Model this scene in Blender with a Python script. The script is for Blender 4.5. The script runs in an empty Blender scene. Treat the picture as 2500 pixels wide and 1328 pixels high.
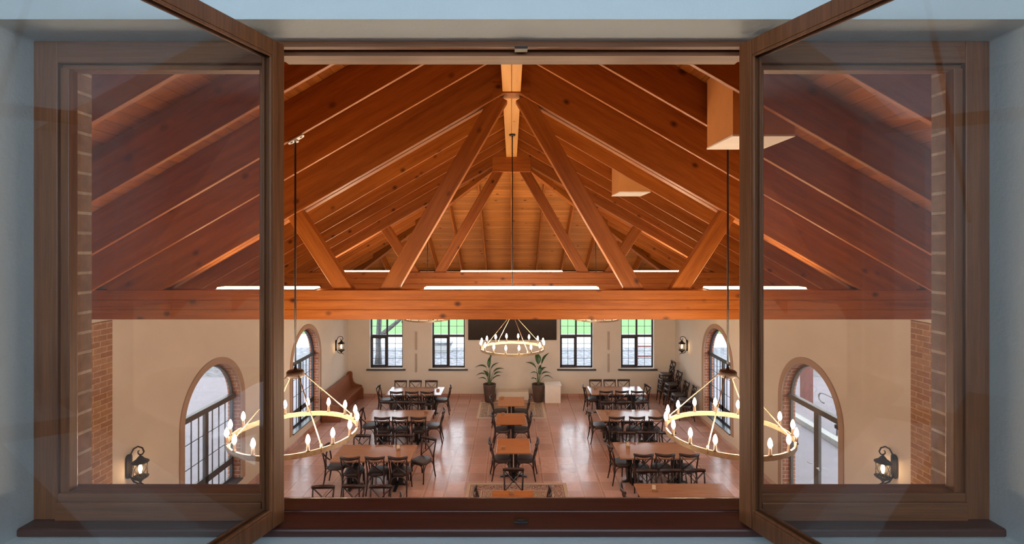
import bpy, bmesh, math, random
from mathutils import Vector, Matrix, Quaternion
PI = math.pi
R = math.radians
random.seed(7)
scene = bpy.context.scene
COL = scene.collection

# ------------------------------------------------------------------ camera, world, exposure
EYE = 5.5                      # lens height above the hall floor
F = 1200.0                     # focal length in pixels of the 2500 px frame
cam_d = bpy.data.cameras.new('camera')
cam = bpy.data.objects.new('camera', cam_d)
COL.objects.link(cam)
cam.location = (0, 0, EYE)
cam.rotation_euler = (PI / 2, 0, 0)
cam_d.sensor_width = 36.0
cam_d.lens = 36.0 * F / 2500.0
cam_d.shift_y = -59.0 / 2500.0
cam_d.shift_x = 1.0 / 2500.0
cam_d.clip_start = 0.05
scene.camera = cam
scene.view_settings.view_transform = 'Standard'
scene.view_settings.look = 'None'
scene.view_settings.exposure = 0.03
scene.view_settings.gamma = 1.0
scene.view_settings.use_curve_mapping = False
world = bpy.data.worlds.new('overcast_sky')
scene.world = world
world.use_nodes = True
WN, WL = world.node_tree.nodes, world.node_tree.links
WN.clear()
w_out = WN.new('ShaderNodeOutputWorld')
w_bg = WN.new('ShaderNodeBackground')
w_bg.inputs['Color'].default_value = (0.80, 0.90, 1.0, 1)
w_bg.inputs['Strength'].default_value = 6.5
WL.new(w_bg.outputs[0], w_out.inputs[0])
BULB_POWER = 490.0
STRIP_POWER = 28.0
LANTERN_POWER = 60.0
WARM = (1.0, 0.74, 0.50)


def portal(name, loc, rot, sx, sy):
    d = bpy.data.lights.new(name, 'AREA')
    d.shape = 'RECTANGLE'
    d.size, d.size_y = sx, sy
    d.cycles.is_portal = True
    o = bpy.data.objects.new(name, d)
    COL.objects.link(o)
    o.location = loc
    o.rotation_euler = rot


for px in (-4.64, -2.34, 2.40, 4.66):
    portal('sky_portal', (px, 18.6, 2.15), (-PI / 2, 0, 0), 1.4, 2.4)
for py in (5.58, 10.04, 14.5):
    portal('sky_portal', (-6.5, py, 1.7), (0, -PI / 2, 0), 3.2, 2.2)
    portal('sky_portal', (6.5, py, 1.7), (0, PI / 2, 0), 3.2, 2.2)
portal('sky_portal', (0, -2.8, 6.2), (PI / 2, 0, 0), 6.2, 1.4)


# ------------------------------------------------------------------ materials
class NT:
    """Small wrapper around a material's node tree."""
    def __init__(self, name):
        self.m = bpy.data.materials.new(name)
        self.m.use_nodes = True
        self.t = self.m.node_tree
        self.t.nodes.clear()
        self.out = self.n('ShaderNodeOutputMaterial')

    def n(self, kind, **kw):
        nd = self.t.nodes.new(kind)
        for k, v in kw.items():
            setattr(nd, k, v)
        return nd

    def l(self, a, b):
        self.t.links.new(a, b)

    def math(self, op, a, b=None, c=None):
        nd = self.n('ShaderNodeMath', operation=op)
        for i, v in enumerate((a, b, c)):
            if v is None:
                continue
            if isinstance(v, (int, float)):
                nd.inputs[i].default_value = v
            else:
                self.l(v, nd.inputs[i])
        return nd.outputs[0]

    def mix(self, fac, a, b):
        nd = self.n('ShaderNodeMix', data_type='RGBA')
        for i, v in ((0, fac), (6, a), (7, b)):
            if isinstance(v, (int, float)):
                nd.inputs[i].default_value = v
            elif isinstance(v, tuple):
                nd.inputs[i].default_value = (v[0], v[1], v[2], 1)
            else:
                self.l(v, nd.inputs[i])
        return nd.outputs[2]

    def ramp(self, fac, stops, interp='LINEAR'):
        nd = self.n('ShaderNodeValToRGB')
        nd.color_ramp.interpolation = interp
        e = nd.color_ramp.elements
        while len(e) < len(stops):
            e.new(0.5)
        for i, (p, c) in enumerate(stops):
            e[i].position = p
            e[i].color = (c[0], c[1], c[2], 1) if isinstance(c, tuple) else (c, c, c, 1)
        self.l(fac, nd.inputs[0])
        return nd.outputs[0]

    def coord(self, scale=(1, 1, 1), rot=(0, 0, 0), loc=(0, 0, 0), kind='Object'):
        tc = self.n('ShaderNodeTexCoord')
        mp = self.n('ShaderNodeMapping')
        mp.inputs['Scale'].default_value = scale
        mp.inputs['Rotation'].default_value = rot
        mp.inputs['Location'].default_value = loc
        self.l(tc.outputs[kind], mp.inputs[0])
        return mp.outputs[0]

    def noise(self, vec, scale=5, detail=4, rough=0.55, w=None):
        nd = self.n('ShaderNodeTexNoise')
        if w is not None:
            nd.noise_dimensions = '4D'
            if isinstance(w, (int, float)):
                nd.inputs['W'].default_value = w
            else:
                self.l(w, nd.inputs['W'])
        nd.inputs['Scale'].default_value = scale
        nd.inputs['Detail'].default_value = detail
        nd.inputs['Roughness'].default_value = rough
        self.l(vec, nd.inputs['Vector'])
        return nd.outputs[0]

    def bump(self, h, strength=0.2, dist=0.01):
        nd = self.n('ShaderNodeBump')
        nd.inputs['Strength'].default_value = strength
        nd.inputs['Distance'].default_value = dist
        self.l(h, nd.inputs['Height'])
        return nd.outputs[0]

    def done(self, color, rough=0.5, metal=0.0, normal=None, spec=None, coat=0.0, emit=None, emit_s=0.0):
        b = self.n('ShaderNodeBsdfPrincipled')
        if isinstance(color, tuple):
            b.inputs['Base Color'].default_value = (*color, 1)
        else:
            self.l(color, b.inputs['Base Color'])
        if isinstance(rough, (int, float)):
            b.inputs['Roughness'].default_value = rough
        else:
            self.l(rough, b.inputs['Roughness'])
        b.inputs['Metallic'].default_value = metal
        if spec is not None:
            b.inputs['Specular IOR Level'].default_value = spec
        b.inputs['Coat Weight'].default_value = coat
        if normal is not None:
            self.l(normal, b.inputs['Normal'])
        if emit is not None:
            b.inputs['Emission Color'].default_value = (*emit, 1)
            b.inputs['Emission Strength'].default_value = emit_s
        self.l(b.outputs[0], self.out.inputs[0])
        return self.m


def sep(nt, vec):
    s = nt.n('ShaderNodeSeparateXYZ')
    nt.l(vec, s.inputs[0])
    return s.outputs


def comb(nt, x, y, z=0.0):
    c = nt.n('ShaderNodeCombineXYZ')
    for i, v in enumerate((x, y, z)):
        if isinstance(v, (int, float)):
            c.inputs[i].default_value = v
        else:
            nt.l(v, c.inputs[i])
    return c.outputs[0]


def pine(name, dark, light, knots=True, along='X', boards=0.0, board_axis=0, board_scale=1.0, rough=0.45):
    """Pine: grain along one local axis, dark knots, optional tongue and groove boards."""
    nt = NT(name)
    st = {'X': (0.45, 7, 7), 'Y': (7, 0.45, 7), 'Z': (7, 7, 0.45)}[along]
    oi = nt.n('ShaderNodeObjectInfo')
    rnd = nt.math('MULTIPLY', oi.outputs['Random'], 40.0)
    wv = rnd
    groove = None
    if boards:
        xyz = sep(nt, nt.coord())
        u = nt.math('DIVIDE', nt.math('MULTIPLY', xyz[board_axis], board_scale), boards)
        cell = nt.math('FLOOR', u)
        wn = nt.n('ShaderNodeTexWhiteNoise', noise_dimensions='1D')
        nt.l(cell, wn.inputs['W'])
        wv = nt.math('MULTIPLY', wn.outputs[0], 40.0)
        fr = nt.math('FRACT', u)
        groove = nt.math('LESS_THAN', fr, 0.07)
    g1 = nt.noise(nt.coord(st), 2.2, 5, 0.6, wv)
    g2 = nt.noise(nt.coord((st[0] * 1.5, st[1] * 1.5, st[2] * 1.5)), 9.0, 3, 0.6, wv)
    g = nt.math('ADD', nt.math('MULTIPLY', g1, 0.7), nt.math('MULTIPLY', g2, 0.3))
    colr = nt.ramp(g, [(0.32, dark), (0.68, light)])
    var = nt.math('ADD', nt.math('MULTIPLY', nt.math('FRACT', nt.math('MULTIPLY', wv, 7.3)), 0.34), 0.83)
    hs = nt.n('ShaderNodeHueSaturation')
    nt.l(colr, hs.inputs['Color'])
    nt.l(var, hs.inputs['Value'])
    colr = hs.outputs[0]
    if knots:
        ks = {'X': (2.6, 3.6, 3.6), 'Y': (3.6, 2.6, 3.6), 'Z': (3.6, 3.6, 2.6)}[along]
        vo = nt.n('ShaderNodeTexVoronoi')
        va = nt.n('ShaderNodeVectorMath', operation='ADD')
        nt.l(nt.coord(ks), va.inputs[0])
        nt.l(comb(nt, rnd, nt.math('MULTIPLY', rnd, 1.7), nt.math('MULTIPLY', rnd, 2.3)), va.inputs[1])
        nt.l(va.outputs[0], vo.inputs['Vector'])
        vo.inputs['Scale'].default_value = 1.0
        pick = sep(nt, vo.outputs['Color'])[0]
        d = nt.math('ADD', vo.outputs['Distance'], nt.math('MULTIPLY', nt.math('GREATER_THAN', pick, 0.85), 1.0))
        k = nt.ramp(d, [(0.05, 0.92), (0.17, 0.0)])
        colr = nt.mix(k, colr, (dark[0] * 0.22, dark[1] * 0.16, dark[2] * 0.2))
    nrm = None
    if groove is not None:
        colr = nt.mix(nt.math('MULTIPLY', groove, 0.6), colr, (dark[0] * 0.35, dark[1] * 0.3, dark[2] * 0.3))
        nrm = nt.bump(nt.math('SUBTRACT', 1.0, groove), 0.5, 0.006)
    return nt.done(colr, rough, normal=nrm, spec=0.35)


def hardwood(name, dark, light, rough=0.4, along='X', spec=0.4):
    nt = NT(name)
    st = {'X': (0.5, 16, 16), 'Y': (16, 0.5, 16), 'Z': (16, 16, 0.5)}[along]
    oi = nt.n('ShaderNodeObjectInfo')
    w = nt.math('MULTIPLY', oi.outputs['Random'], 30.0)
    g1 = nt.noise(nt.coord(st), 3.0, 6, 0.65, w)
    g2 = nt.noise(nt.coord(st), 14.0, 3, 0.6, w)
    g = nt.math('ADD', nt.math('MULTIPLY', g1, 0.6), nt.math('MULTIPLY', g2, 0.4))
    return nt.done(nt.ramp(g, [(0.35, dark), (0.65, light)]), rough, spec=spec, normal=nt.bump(g, 0.12, 0.004))


def plain(name, color, rough=0.5, metal=0.0, var=0.12, scale=6.0, bump=0.0, spec=None, coat=0.0):
    nt = NT(name)
    g = nt.noise(nt.coord(), scale, 5, 0.6)
    lo = tuple(c * (1 - var) for c in color)
    hi = tuple(min(1, c * (1 + var)) for c in color)
    nrm = nt.bump(g, bump, 0.01) if bump else None
    return nt.done(nt.ramp(g, [(0.3, lo), (0.7, hi)]), rough, metal, nrm, spec, coat)


def plaster(name, color, bump=0.25):
    nt = NT(name)
    a = nt.noise(nt.coord(), 1.3, 5, 0.6)
    b = nt.noise(nt.coord(), 34.0, 6, 0.7)
    colr = nt.ramp(a, [(0.3, tuple(c * 0.95 for c in color)), (0.7, tuple(min(1, c * 1.03) for c in color))])
    h = nt.math('ADD', nt.math('MULTIPLY', a, 0.5), nt.math('MULTIPLY', b, 0.35))
    return nt.done(colr, 0.85, normal=nt.bump(h, bump, 0.012), spec=0.2)


def brick(name, c1, c2, mortar, plane='YZ', bw=0.24, bh=0.086):
    nt = NT(name)
    xyz = sep(nt, nt.coord())
    ax = {'X': 0, 'Y': 1, 'Z': 2}
    v = comb(nt, xyz[ax[plane[0]]], xyz[ax[plane[1]]])
    b = nt.n('ShaderNodeTexBrick')
    nt.l(v, b.inputs['Vector'])
    b.inputs['Scale'].default_value = 1.0
    b.inputs['Brick Width'].default_value = bw
    b.inputs['Row Height'].default_value = bh
    b.inputs['Mortar Size'].default_value = 0.0075
    b.inputs['Mortar Smooth'].default_value = 0.25
    b.inputs['Color1'].default_value = (*c1, 1)
    b.inputs['Color2'].default_value = (*c2, 1)
    b.inputs['Mortar'].default_value = (*mortar, 1)
    nz = nt.noise(nt.coord(), 22.0, 5, 0.65)
    colr = nt.mix(nt.ramp(nz, [(0.38, 0.0), (0.75, 0.5)]), b.outputs['Color'], tuple(c * 0.35 for c in c1))
    h = nt.math('ADD', nt.math('MULTIPLY', nt.math('SUBTRACT', 1.0, b.outputs['Fac']), 1.0), nt.math('MULTIPLY', nz, 0.3))
    return nt.done(colr, 0.85, normal=nt.bump(h, 0.6, 0.008), spec=0.2)


def thin_glass(name, tint=(0.93, 0.94, 0.93), dust=0.012, dust_c=(0.6, 0.62, 0.65), f0=0.045):
    nt = NT(name)
    tr = nt.n('ShaderNodeBsdfTransparent')
    tr.inputs[0].default_value = (*tint, 1)
    gl = nt.n('ShaderNodeBsdfGlossy')
    gl.inputs['Roughness'].default_value = 0.0
    lw = nt.n('ShaderNodeLayerWeight')
    lw.inputs['Blend'].default_value = 0.5
    fr = nt.math('ADD', nt.math('MULTIPLY', nt.math('POWER', lw.outputs['Facing'], 5.0), 1 - f0), f0)
    m1 = nt.n('ShaderNodeMixShader')
    nt.l(fr, m1.inputs[0])
    nt.l(tr.outputs[0], m1.inputs[1])
    nt.l(gl.outputs[0], m1.inputs[2])
    df = nt.n('ShaderNodeBsdfDiffuse')
    df.inputs[0].default_value = (*dust_c, 1)
    m2 = nt.n('ShaderNodeMixShader')
    sm = nt.noise(nt.coord(), 3.0, 5, 0.65)
    nt.l(nt.ramp(sm, [(0.35, dust * 0.5), (0.75, dust * 1.8)]), m2.inputs[0])
    nt.l(m1.outputs[0], m2.inputs[1])
    nt.l(df.outputs[0], m2.inputs[2])
    nt.l(m2.outputs[0], nt.out.inputs[0])
    return nt.m


def emitter(name, color, strength):
    nt = NT(name)
    e = nt.n('ShaderNodeEmission')
    e.inputs[0].default_value = (*color, 1)
    e.inputs[1].default_value = strength
    nt.l(e.outputs[0], nt.out.inputs[0])
    return nt.m


def tile_floor(name):
    nt = NT(name)
    xyz = sep(nt, nt.coord())
    P, S, G = 0.445, 0.15, 0.011
    u = nt.math('DIVIDE', nt.math('ADD', xyz[0], 0.2), P)
    v = nt.math('DIVIDE', xyz[1], P)

    def lines(w):
        f = nt.math('FRACT', w)
        a = nt.math('LESS_THAN', nt.math('ABSOLUTE', nt.math('SUBTRACT', f, G)), G)
        b = nt.math('LESS_THAN', nt.math('ABSOLUTE', nt.math('SUBTRACT', f, S)), G)
        return nt.math('MAXIMUM', a, b), nt.math('LESS_THAN', f, S)
    gu, su = lines(u)
    gv, sv = lines(v)
    gv = nt.math('LESS_THAN', nt.math('ABSOLUTE', nt.math('SUBTRACT', nt.math('FRACT', v), G)), G)
    grout = nt.math('MAXIMUM', gu, gv)
    strip = su
    wn = nt.n('ShaderNodeTexWhiteNoise', noise_dimensions='3D')
    nt.l(comb(nt, nt.math('FLOOR', u), nt.math('FLOOR', v), strip), wn.inputs['Vector'])
    base = nt.ramp(wn.outputs[0], [(0.0, (0.41, 0.245, 0.205)), (0.5, (0.51, 0.31, 0.265)), (1.0, (0.62, 0.395, 0.345))])
    nz = nt.noise(nt.coord(), 7.0, 6, 0.65)
    base = nt.mix(nt.ramp(nz, [(0.35, 0.0), (0.8, 0.55)]), base, (0.37, 0.19, 0.155))
    base = nt.mix(nt.math('MULTIPLY', strip, 0.5), base, (0.30, 0.11, 0.07))
    base = nt.mix(nt.math('MULTIPLY', grout, 0.7), base, (0.66, 0.52, 0.44))
    big = nt.noise(nt.coord(), 2.4, 4, 0.6)
    h = nt.math('ADD', nt.math('MULTIPLY', nt.math('SUBTRACT', 1.0, grout), 0.5), nt.math('MULTIPLY', big, 0.9))
    ro = nt.ramp(nz, [(0.3, 0.13), (0.75, 0.28)])
    return nt.done(base, ro, normal=nt.bump(h, 0.34, 0.012), spec=0.6)


def rug_mat(name, sx, sy, field, deep, pale):
    """Oriental rug: nested borders from the distance to the edge, scrolling motifs inside them."""
    nt = NT(name)
    xyz = sep(nt, nt.coord())
    dx = nt.math('SUBTRACT', sx / 2, nt.math('ABSOLUTE', xyz[0]))
    dy = nt.math('SUBTRACT', sy / 2, nt.math('ABSOLUTE', xyz[1]))
    d = nt.math('MINIMUM', dx, dy)
    mot = nt.n('ShaderNodeTexVoronoi', feature='F1')
    nt.l(nt.coord(), mot.inputs['Vector'])
    mot.inputs['Scale'].default_value = 11.0
    rings = nt.math('SINE', nt.math('MULTIPLY', mot.outputs['Distance'], 30.0))
    nz = nt.noise(nt.coord(), 26.0, 3, 0.7)
    fl = nt.math('GREATER_THAN', nt.math('ADD', rings, nt.math('MULTIPLY', nz, 4.0)), 2.2)
    inner = nt.mix(fl, field, deep)
    outer = nt.mix(fl, deep, pale)
    band = nt.ramp(d, [(0.0, 0.0), (0.085, 1.0), (0.10, 0.0), (0.115, 0.5), (0.34, 0.0), (0.365, 1.0), (0.385, 0.25)], 'CONSTANT')
    is_pat = nt.math('MULTIPLY', nt.math('GREATER_THAN', d, 0.115), nt.math('LESS_THAN', d, 0.34))
    is_in = nt.math('GREATER_THAN', d, 0.40)
    c = nt.mix(nt.math('GREATER_THAN', sep(nt, band)[0], 0.8), pale, deep)
    c = nt.mix(is_pat, c, outer)
    c = nt.mix(is_in, c, inner)
    return nt.done(c, 0.95, normal=nt.bump(nz, 0.3, 0.004), spec=0.1)


PINE_D, PINE_L = (0.205, 0.050, 0.0055), (0.41, 0.132, 0.019)
M = {
    'beam': pine('pine_beam', PINE_D, PINE_L),
    'boards_slope': pine('pine_boards_slope', (0.25, 0.066, 0.009), (0.43, 0.148, 0.028), True, 'Y', 0.13, 0, 1.155),
    'boards_hip': pine('pine_boards_hip', (0.32, 0.112, 0.022), (0.54, 0.225, 0.06), True, 'X', 0.13, 1, 1.155),
    'ridge': pine('pine_ridge', (0.56, 0.27, 0.075), (0.72, 0.38, 0.13), True, 'Y'),
    'joinery': hardwood('stained_joinery', (0.105, 0.040, 0.015), (0.235, 0.094, 0.037), 0.42, 'Z'),
    'joinery_h': hardwood('stained_joinery_horizontal', (0.105, 0.040, 0.015), (0.235, 0.094, 0.037), 0.42, 'X'),
    'sill': hardwood('dark_red_sill_timber', (0.035, 0.015, 0.014), (0.08, 0.032, 0.028), 0.35, 'X'),
    'plaster': plaster('cream_wall_plaster', (0.66, 0.605, 0.535)),
    'plaster_cool_tint': plaster('daylight_tinted_corridor_plaster', (0.55, 0.67, 0.73), 0.8),  # blue tint puts the cool daylight on white plaster into its colour
    'brick_yz': brick('red_brown_brick', (0.33, 0.165, 0.085), (0.44, 0.25, 0.13), (0.58, 0.43, 0.29), 'YZ'),
    'brick_jamb': brick('grey_brown_brick', (0.40, 0.27, 0.20), (0.50, 0.35, 0.26), (0.78, 0.68, 0.57), 'YZ', 0.3, 0.083),
    'brick_xz': brick('red_reveal_brick', (0.36, 0.13, 0.07), (0.46, 0.20, 0.12), (0.62, 0.48, 0.40), 'XZ', 0.24, 0.086),
    'arch_trim': plaster('tan_arch_surround', (0.40, 0.275, 0.20)),
    'tiles': tile_floor('terracotta_tiles'),
    'frame_dark': plain('dark_window_frame', (0.035, 0.033, 0.038), 0.4),
    'frame_door': plain('grey_brown_door_frame', (0.10, 0.088, 0.076), 0.45),
    'frame_white': plain('white_window_reveal', (0.80, 0.80, 0.80), 0.6, var=0.03),
    'sill_dark': plain('slate_sill', (0.03, 0.032, 0.04), 0.3),
    'glass': thin_glass('window_glass'),
    'glass_int': thin_glass('internal_window_glass', (0.955, 0.945, 0.935), 0.012, (0.58, 0.54, 0.50), 0.045),
    'glass_lamp': thin_glass('lantern_glass', (0.97, 0.95, 0.9), 0.02),
    'chair': plain('dark_walnut_chair_wood', (0.030, 0.013, 0.010), 0.34, var=0.25, spec=0.55),
    'seat': plain('charcoal_seat_vinyl', (0.050, 0.040, 0.040), 0.42, var=0.15, spec=0.5),
    'table': hardwood('oak_table_top', (0.24, 0.115, 0.07), (0.40, 0.21, 0.13), 0.15, 'X', 0.6),
    'table_orange': hardwood('orange_table_top', (0.30, 0.105, 0.035), (0.46, 0.19, 0.07), 0.18, 'X', 0.5),
    'black': plain('black_steel', (0.012, 0.012, 0.013), 0.4, var=0.2, spec=0.5),
    'gold': plain('brushed_brass', (0.44, 0.335, 0.215), 0.45, 0.6, 0.15, 30),
    'hub': plain('dark_bronze', (0.055, 0.032, 0.022), 0.5, 0.3),
    'bulb': emitter('warm_filament_bulb', WARM, BULB_POWER),
    'lantern_bulb': emitter('lantern_bulb_glow', (1.0, 0.68, 0.40), LANTERN_POWER),
    'strip': emitter('warm_light_strip', (1.0, 0.72, 0.40), STRIP_POWER),
    'iron': plain('black_wrought_iron', (0.022, 0.016, 0.013), 0.45, 0.3),
    'white': plain('white_painted_board', (0.80, 0.77, 0.73), 0.55, var=0.04),
    'duct': plain('white_duct_board', (0.78, 0.74, 0.70), 0.6, var=0.04),
    'duct_side': plain('tan_duct_side', (0.60, 0.27, 0.085), 0.6, var=0.06),
    'screen': plain('dark_screen', (0.018, 0.012, 0.010), 0.28, var=0.2, spec=0.5),
    'grille': plain('taupe_perforated_grille', (0.42, 0.345, 0.28), 0.7, var=0.35, scale=90),
    'pew': hardwood('red_brown_pew_timber', (0.15, 0.05, 0.025), (0.27, 0.10, 0.05), 0.4, 'Y'),
    'pot': plain('dark_brown_planter', (0.09, 0.055, 0.045), 0.6),
    'soil': plain('potting_soil', (0.03, 0.02, 0.014), 0.95, bump=0.8, scale=40),
    'leaf': plain('deep_green_leaf', (0.030, 0.085, 0.030), 0.38, var=0.4, scale=9, spec=0.5),
    'stalk': plain('green_stalk', (0.07, 0.12, 0.05), 0.5),
    'holder': hardwood('pale_holder_wood', (0.28, 0.14, 0.07), (0.42, 0.24, 0.13), 0.5),
    'card': plain('cream_card', (0.75, 0.68, 0.55), 0.7, var=0.05),
    'bracket': plain('galvanised_bracket', (0.62, 0.62, 0.60), 0.35, 0.6),
    'rug_far': rug_mat('pale_rug_weave', 2.26, 1.68, (0.45, 0.34, 0.26), (0.20, 0.13, 0.11), (0.58, 0.48, 0.38)),
    'rug_near': rug_mat('red_rug_weave', 2.30, 1.60, (0.44, 0.35, 0.26), (0.17, 0.065, 0.065), (0.50, 0.41, 0.33)),
    'paving': plain('pale_pink_paving', (0.20, 0.18, 0.205), 0.8, var=0.1, scale=3),
    'concrete': plain('white_concrete_path', (0.36, 0.36, 0.35), 0.8, var=0.03),
    'mulch': plain('grey_stone_mulch', (0.145, 0.143, 0.16), 0.95, var=0.6, scale=5.0, bump=1.0),
    'lawn': plain('bright_lawn', (0.085, 0.19, 0.05), 0.95, var=0.15, scale=3),
    'bark': plain('grey_bark', (0.075, 0.07, 0.07), 0.9, var=0.4, scale=12, bump=0.8),
    'tree_leaf': plain('tree_leaf', (0.04, 0.075, 0.03), 0.6, var=0.3),
    'red_steel': plain('red_oxide_steel', (0.16, 0.05, 0.045), 0.5),
    'rail_grey': plain('grey_handrail_steel', (0.16, 0.16, 0.17), 0.35, 0.6),
    'render_wall': plain('red_rendered_wall', (0.17, 0.075, 0.065), 0.85),
    'teal': plain('blue_green_door_paint', (0.05, 0.095, 0.105), 0.5),
    'floor_corridor': hardwood('corridor_floorboards', (0.13, 0.07, 0.035), (0.24, 0.13, 0.07), 0.5, 'X'),
}


# ------------------------------------------------------------------ mesh helpers
class B:
    """Collects solids in one bmesh and links them as ONE mesh object."""
    def __init__(self):
        self.bm = bmesh.new()

    def face(self, vs, mi=0, smooth=False):
        try:
            f = self.bm.faces.new(vs)
            f.material_index = mi
            f.smooth = smooth
            return f
        except ValueError:
            return None

    def box(self, x0, x1, y0, y1, z0, z1, mi=0):
        c = [self.bm.verts.new((x, y, z)) for z in (z0, z1) for y in (y0, y1) for x in (x0, x1)]
        for q in ((0, 2, 3, 1), (4, 5, 7, 6), (0, 1, 5, 4), (2, 6, 7, 3), (0, 4, 6, 2), (1, 3, 7, 5)):
            self.face([c[i] for i in q], mi)
        return self

    def loft(self, rings, closed_ring=True, caps=True, mi=0, smooth=True, closed_path=False):
        rv = [[self.bm.verts.new(p) for p in r] for r in rings]
        n = len(rv[0])
        m = len(rv)
        for i in range(m if closed_path else m - 1):
            a, b = rv[i], rv[(i + 1) % m]
            for j in range(n if closed_ring else n - 1):
                k = (j + 1) % n
                self.face([a[j], a[k], b[k], b[j]], mi, smooth)
        if caps and not closed_path:
            self.face(list(reversed(rv[0])), mi)
            self.face(rv[-1], mi)
        return self

    def frames(self, pts):
        pts = [Vector(p) for p in pts]
        out = []
        t0 = (pts[1] - pts[0]).normalized()
        up = Vector((0, 0, 1)) if abs(t0.z) < 0.9 else Vector((0, 1, 0))
        nrm = (up - t0 * up.dot(t0)).normalized()
        prev = t0
        for i, p in enumerate(pts):
            if i == 0:
                t = t0
            elif i == len(pts) - 1:
                t = (pts[-1] - pts[-2]).normalized()
            else:
                t = (pts[i + 1] - pts[i - 1]).normalized()
            q = prev.rotation_difference(t)
            nrm = (q @ nrm)
            nrm = (nrm - t * nrm.dot(t)).normalized()
            prev = t
            out.append((p, t, nrm, t.cross(nrm)))
        return out

    def tube(self, pts, r, n=8, mi=0):
        fr = self.frames(pts)
        rings = []
        for i, (p, t, a, b) in enumerate(fr):
            rr = r[i] if isinstance(r, (list, tuple)) else r
            rings.append([p + (a * math.cos(2 * PI * k / n) + b * math.sin(2 * PI * k / n)) * rr for k in range(n)])
        return self.loft(rings, mi=mi)

    def strap(self, pts, w, h, mi=0):
        """Rectangular section along a path: h across the frame's up axis, w across the other."""
        rings = []
        for p, t, a, b in self.frames(pts):
            rings.append([p + a * (h / 2) + b * (w / 2), p + a * (h / 2) - b * (w / 2), p - a * (h / 2) - b * (w / 2), p - a * (h / 2) + b * (w / 2)])
        return self.loft(rings, mi=mi, smooth=False)

    def lathe(self, prof, n=20, c=(0, 0, 0), mi=0, closed=False, smooth=True):
        rings = []
        for k in range(n):
            a = 2 * PI * k / n
            rings.append([(c[0] + r * math.cos(a), c[1] + r * math.sin(a), c[2] + z) for r, z in prof])
        rv = [[self.bm.verts.new(p) for p in r] for r in rings]
        m = len(prof)
        for i in range(n):
            a, b = rv[i], rv[(i + 1) % n]
            for j in range(m if closed else m - 1):
                k = (j + 1) % m
                self.face([a[j], b[j], b[k], a[k]], mi, smooth)
        if not closed:
            for j, rev in ((0, True), (m - 1, False)):
                vs = [rv[i][j] for i in range(n)]
                self.face(list(reversed(vs)) if rev else vs, mi)
        return self

    def prism(self, poly, axis, a0, a1, mi=0):
        def mk(p, a):
            return {'X': (a, p[0], p[1]), 'Y': (p[0], a, p[1]), 'Z': (p[0], p[1], a)}[axis]
        lo = [self.bm.verts.new(mk(p, a0)) for p in poly]
        hi = [self.bm.verts.new(mk(p, a1)) for p in poly]
        n = len(poly)
        self.face(list(reversed(lo)), mi)
        self.face(hi, mi)
        for i in range(n):
            j = (i + 1) % n
            self.face([lo[i], lo[j], hi[j], hi[i]], mi)
        return self

    def build(self, name, mat, parent=None, loc=(0, 0, 0), rot=(0, 0, 0), bevel=0.0, seg=2, weld=True):
        bm = self.bm
        if weld:
            bmesh.ops.remove_doubles(bm, verts=bm.verts, dist=1e-5)
        bmesh.ops.recalc_face_normals(bm, faces=bm.faces)
        if bevel:
            es = [e for e in bm.edges if len(e.link_faces) == 2 and e.calc_face_angle(0) > 0.6]
            bmesh.ops.bevel(bm, geom=es, offset=bevel, segments=seg, profile=0.5, affect='EDGES', clamp_overlap=True)
        me = bpy.data.meshes.new(name)
        bm.to_mesh(me)
        bm.free()
        for m in (mat if isinstance(mat, list) else [mat]):
            me.materials.append(m)
        o = bpy.data.objects.new(name, me)
        COL.objects.link(o)
        o.location = loc
        o.rotation_euler = rot
        if parent is not None:
            o.parent = parent
        return o


def tag(o, label=None, cat=None, group=None, kind=None):
    if label:
        o['label'] = label
    if cat:
        o['category'] = cat
    if group:
        o['group'] = group
    if kind:
        o['kind'] = kind
    return o


def empty(name, loc=(0, 0, 0), rz=0.0):
    o = bpy.data.objects.new(name, None)
    o.empty_display_size = 0.2
    COL.objects.link(o)
    o.location = loc
    o.rotation_euler = (0, 0, rz)
    return o


def kids(o):
    return [c for c in bpy.data.objects if c.parent == o]


def copy_tree(o, parent=None, tree=None):
    c = o.copy()
    COL.objects.link(c)
    c.parent = parent
    for ch in (tree or kids)(o):
        copy_tree(ch, c, tree)
    return c


def make_copier(o):
    """Reads a thing's children once so that many copies stay quick."""
    table = {}

    def walk(x):
        table[x.name] = kids(x)
        for k in table[x.name]:
            walk(k)
    walk(o)
    return lambda: copy_tree(o, None, lambda x: table[x.name])


def beam_matrix(p0, p1):
    p0, p1 = Vector(p0), Vector(p1)
    x = (p1 - p0).normalized()
    up = Vector((0, 0, 1)) if abs(x.z) < 0.98 else Vector((0, 1, 0))
    y = up.cross(x).normalized()
    z = x.cross(y)
    m = Matrix((x, y, z)).transposed().to_4x4()
    m.translation = (p0 + p1) / 2
    return m, (p1 - p0).length


def beam(name, p0, p1, w, h, mat, parent=None, bevel=0.006, lams=1, split=0.0):
    """Straight timber; its local X runs along it. lams stacks boards, split leaves a groove between twin members."""
    m, L = beam_matrix(p0, p1)
    b = B()
    lh = h / lams
    for i in range(lams):
        z0 = -h / 2 + i * lh
        if split:
            b.box(-L / 2, L / 2, -w / 2, -split / 2, z0, z0 + lh - (0.003 if lams > 1 else 0))
            b.box(-L / 2, L / 2, split / 2, w / 2, z0, z0 + lh - (0.003 if lams > 1 else 0))
        else:
            b.box(-L / 2, L / 2, -w / 2, w / 2, z0, z0 + lh - (0.003 if lams > 1 else 0))
    o = b.build(name, mat, None, bevel=bevel, seg=1, weld=False)
    if parent is not None:
        m = Matrix.Translation(parent.location).inverted() @ m
        o.parent = parent
    o.matrix_basis = m
    return o


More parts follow.
